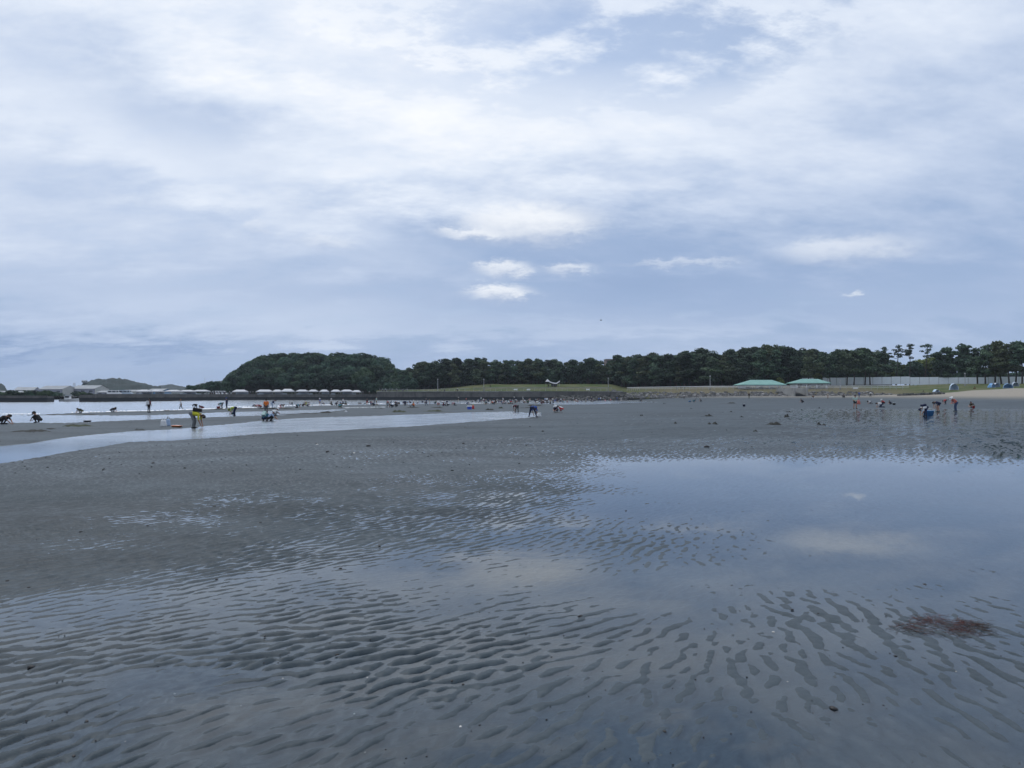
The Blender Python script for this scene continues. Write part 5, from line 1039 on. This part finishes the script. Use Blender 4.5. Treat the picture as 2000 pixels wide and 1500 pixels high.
for i, (px, py, w, h, lb, mm) in enumerate(((60, 843, 125, 4, 'dark weed line on the bar before the squatter in black', HEAPM), (150, 832.5, 95, 4, 'green weed line stretching along the bar', WEEDM), (100, 838, 40, 2, 'short dark weed streak between two longer ones', HEAPM), (273, 839, 34, 2, 'small dark weed streak left of the white bag', HEAPM), (640, 806.5, 62, 3, 'dark ridge of dug weed on the middle bar', HEAPM), (600, 808, 110, 1.5, 'thin dark weed line behind the channel', HEAPM),
        (780, 805, 55, 4, 'humped dark weed ridge on the bar above the channel', WEEDM), (850, 803.5, 85, 3, 'long dark weed ridge on the bar above the channel', WEEDM), (810, 796.5, 60, 2, 'dark churned strip before the orange sitter', HEAPM), (855, 796.5, 44, 2, 'dark churned strip below the family group', HEAPM), (955, 801, 36, 3, 'dark patch of churned sand right of the cooler', HEAPM), (978, 797.5, 18, 3, 'small humped weed heap right of the cooler', WEEDM), (1040, 793, 70, 2.5, 'dark churned ridge in front of the two white shirts', HEAPM), (1030, 797, 60, 1.5, 'lower dark churned ridge before the white shirts', HEAPM), (520, 799, 80, 3, 'dark churned sand around the orange vest', HEAPM), (470, 799, 70, 2, 'dark churned sand left of the orange vest', HEAPM), (330, 803, 60, 2, 'dark churned edge at the foam line', HEAPM), (430, 800, 50, 2, 'dark churned edge under the red basket', HEAPM), (170, 810, 60, 1.2, 'thin dark streak on the thin spit', HEAPM), (100, 810, 40, 1.2, 'thinnest dark streak at the spit end', HEAPM), (560, 799, 60, 2, 'dark churned sand around the kneeling pair', HEAPM), (740, 798.5, 40, 1.2, 'thin dark churned line left of the dark pair', HEAPM), (1040, 816.5, 44, 1.5, 'dark dug edge at the feet of the blue shirt', HEAPM), (1090, 806.5, 50, 1.5, 'dark dug patch around the squatting pair', HEAPM))):
    heap(px, py, w, h, lb, mm, 'weed_ridge', seed=50 + i, bumps=7, cat='weed')
def foam():
    mb = MB(); r = random.Random(9)
    for (pts, wpx) in (([(235, 803), (290, 802.5), (350, 800.8)], 1.4), ([(345, 800.5), (430, 797.8), (480, 796.3), (560, 794.8)], 1.6), ([(430, 795), (500, 793.6)], 1.3), ([(540, 793.2), (600, 791.6), (690, 790.3)], 1.2), ([(140, 806.2), (200, 804.6), (250, 803.2)], .9), ([(0, 809.5), (80, 808.6)], .5), ([(700, 789), (770, 788.4)], .8), ([(900, 788), (960, 787.3)], .8), ([(670, 796.5), (760, 795)], .8)):
        xs = np.linspace(pts[0][0], pts[-1][0], 60); ys = np.interp(xs, [p[0] for p in pts], [p[1] for p in pts]); prev = None
        for x, y in zip(xs, ys):
            w = max(.15, wpx * .7 * (r.uniform(.2, 1.3))); a = ground_at(x, y - w / 2); b = ground_at(x, y + w / 2); a.z = float(WL(a.x, a.y)) + .035; b.z = float(WL(b.x, b.y)) + .02; m = (a + b) / 2; m.z += .07
            if prev and r.random() < .68:
                n = len(mb.v); mb.v += [tuple(q) for q in (*prev, a, m, b)]; mb.f += [(n, n + 3, n + 4, n + 1), (n + 1, n + 4, n + 5, n + 2)]
            prev = (a, m, b)
    o = mb.build('wave_foam', mat('foam', (.8, .82, .84), .6, .08, 6), None, True); tag(o, 'broken white foam lines of small waves along the sea edge', 'foam', kind='stuff')
foam()
def red_weed():
    c = ground_at(1822, 1226); r = random.Random(4); m1 = mat('red_weed_strands', (.085, .028, .022), .45, .5, 30); m2 = mat('brown_weed_strands', (.05, .032, .022), .45, .5, 30); root = empty('seaweed_clump', (c.x, c.y, c.z)); tag(root, 'tangled reddish brown seaweed washed up in the near pool', 'seaweed'); root.scale = (.85, .9, .6)
    for nm, m, spots, cnt in (('red_strands', m1, ((-.20, .0, .10), (-.02, .14, .10), (.10, .16, .10), (.16, .02, .08), (.10, -.10, .07), (.26, .10, .06)), 190), ('brown_strands', m2, ((-.28, -.06, .08), (-.05, -.16, .09), (.0, .0, .2), (.26, -.08, .08), (.34, .04, .08)), 170)):
        mb = MB()
        for i in range(cnt):
            sx, sy, sr = r.choice(spots); x, y = r.gauss(sx, sr * .6), r.gauss(sy, sr * .7); a = r.gauss(0, .7); P = []; L = r.uniform(.02, .05); z = .006 + abs(r.gauss(0, .007))
            for k in range(5): P.append((x, y, max(.006, z + .010 * math.sin(k * 1.7 + i)))); a += r.gauss(0, .5); x += L * math.cos(a); y += L * math.sin(a) * .7
            mb.tube(P, [.0008, .0017, .0016, .0013, .0006], 4, False)
        o = mb.build(nm, m, root); o['kind'] = 'stuff'
red_weed()
# single shells, stones and scraps that show on the near flat
SHELLD = mat('dark_shell', (.018, .017, .018), .5, .3, 60); SHELLW = mat('white_shell', (.62, .60, .56), .5, .1, 60)
def shell(px, py, s, m, label, rz=0.0):
    p = ground_at(px, py); p.z += .004; n = 8; V = []; r = random.Random(int(px * 7 + py))
    for k in range(5):
        q = k / 4; rr = math.cos(q * math.pi / 2) ** .7
        for j in range(n): a = 2 * math.pi * j / n; V.append((s * rr * math.cos(a) * r.uniform(.85, 1.15), s * .7 * rr * math.sin(a) * r.uniform(.85, 1.15), s * .55 * math.sin(q * math.pi / 2) * r.uniform(.9, 1.1)))
    o = MB().add(V, [(k * n + j, k * n + (j + 1) % n, (k + 1) * n + (j + 1) % n, (k + 1) * n + j) for k in range(4) for j in range(n)] + [tuple(range(n - 1, -1, -1))]).build('shell', m, None, True); o.location = p; o.rotation_euler = (0, 0, rz); tag(o, label, 'shell', 'shells and scraps on the near sand')
for i, (px, py, s) in enumerate(((66, 1307, .022), (666, 1110, .020), (175, 1412, .014), (1133, 1204, .020), (884, 1332, .014), (1624, 1381, .024), (1545, 1194, .014), (1803, 1141, .026), (1745, 1279, .012), (660, 1283, .014), (520, 1244, .012), (425, 1133, .016), (1596, 1198, .012), (905, 1340, .012), (600, 1020, .022), (510, 1022, .022), (742, 1068, .022), (1583, 995, .030), (1222, 998, .024), (150, 1476, .012), (18, 1137, .016), (60, 1150, .014), (1296, 1428, .012), (1010, 1430, .010), (836, 1265, .012), (290, 1028, .02), (160, 1040, .02), (1060, 843, .09), (1035, 834, .07), (1380, 874, .10), (905, 867, .07), (640, 883, .06), (720, 872, .08), (300, 905, .05), (420, 990, .03))):
    shell(px, py, s, SHELLD, 'dark shell or pebble lying on the near wet sand' if py > 950 else 'dark scrap lying on the matte middle sand', i * 1.1)
for i, (px, py, s) in enumerate(((420, 1383, .016), (345, 1355, .010), (900, 1420, .014), (719, 1324, .008), (1508, 1233, .016), (1862, 1312, .012), (1995, 1225, .010), (474, 1380, .007), (250, 1452, .006), (446, 1546, .008), (715, 1468, .006), (694, 1392, .01), (1020, 1225, .010), (555, 1322, .008), (1535, 1335, .008), (620, 869, .08), (692, 886, .07))):
    shell(px, min(py, 1496), s * .65, SHELLW, 'small white shell fragment on the near sand' if py > 950 else 'white scrap on the matte middle sand', i * .7)
def crumbs():
    """pellets and crumbs nobody could count"""
    r = random.Random(31); mb = MB()
    for i in range(900):
        y = 3.0 + 22 * r.random() ** 1.8; x = y * r.uniform(-.85, .85); z = float(ground_z(np.array([x]), np.array([y]))[0]); s = r.uniform(.0016, .0045) * (1 + y * .05)
        mb.box((x, y, z + .006), (s * 2, s * 1.5, s), r.uniform(0, 3), .6)
    o = mb.build('sand_pellets', SHELLD); tag(o, 'scattered dark pellets and crumbs on the wet sand', 'pellets', kind='stuff')
def lumps():
    r = random.Random(37); mb = MB()
    for i in range(520):
        px = r.uniform(-40, 2040); py = HY + 30 + 150 * r.random() ** 1.3; Y = F * (CAMZ + .25) / (py - HY); x = (px - CX) / F * Y; z = float(ground_z(np.array([x]), np.array([Y]))[0])
        if z < float(WL(x, Y)) + .004: continue
        s = r.uniform(.005, .016) * (1 + Y * .014); mb.box((x, Y, z + .01), (s * r.uniform(2, 4), s * 2, s), r.uniform(0, 3), .5)
    o = mb.build('sand_lumps', HEAPM); tag(o, 'small dug lumps and scraps strewn over the middle flat', 'lumps', kind='stuff')
crumbs()
lumps()
def gull():
    Y = 150; root = empty('seabird', pt(1174, Y, zrow(625.5, Y))); tag(root, 'tiny dark seabird gliding below the clouds', 'bird'); m = cloth('dark grey')
    MB().tube([(-.28, 0, 0), (-.12, 0, .02), (.08, 0, .02), (.2, 0, .03), (.26, 0, .02)], [.01, .05, .06, .04, .008], 8).build('body', m, root)
    for s in (-1, 1): MB().add([(.08, 0, .03), (-.08, 0, .03), (-.1, s * .35, .13), (.04, s * .35, .14), (-.2, s * .65, .06)], [(0, 1, 2, 3), (3, 2, 4)]).build('wing', m, root)
gull()

# ------------------------------------------------------------------ air
def haze():
    m = bpy.data.materials.new('haze_air'); m.use_nodes = True; t = NT(m.node_tree); v = t.n('ShaderNodeVolumePrincipled'); v.inputs['Color'].default_value = (.80, .88, 1, 1); v.inputs['Density'].default_value = HAZE; v.inputs['Anisotropy'].default_value = .2
    o = t.n('ShaderNodeOutputMaterial'); t.link(v.outputs[0], o.inputs['Volume'])
    b = MB().box((0, 4400, 33), (14600, 9600, 73)).build('haze', m); tag(b, 'thin pale blue sea air over the whole bay', 'haze', kind='stuff')
HAZE = 0.00011
haze()
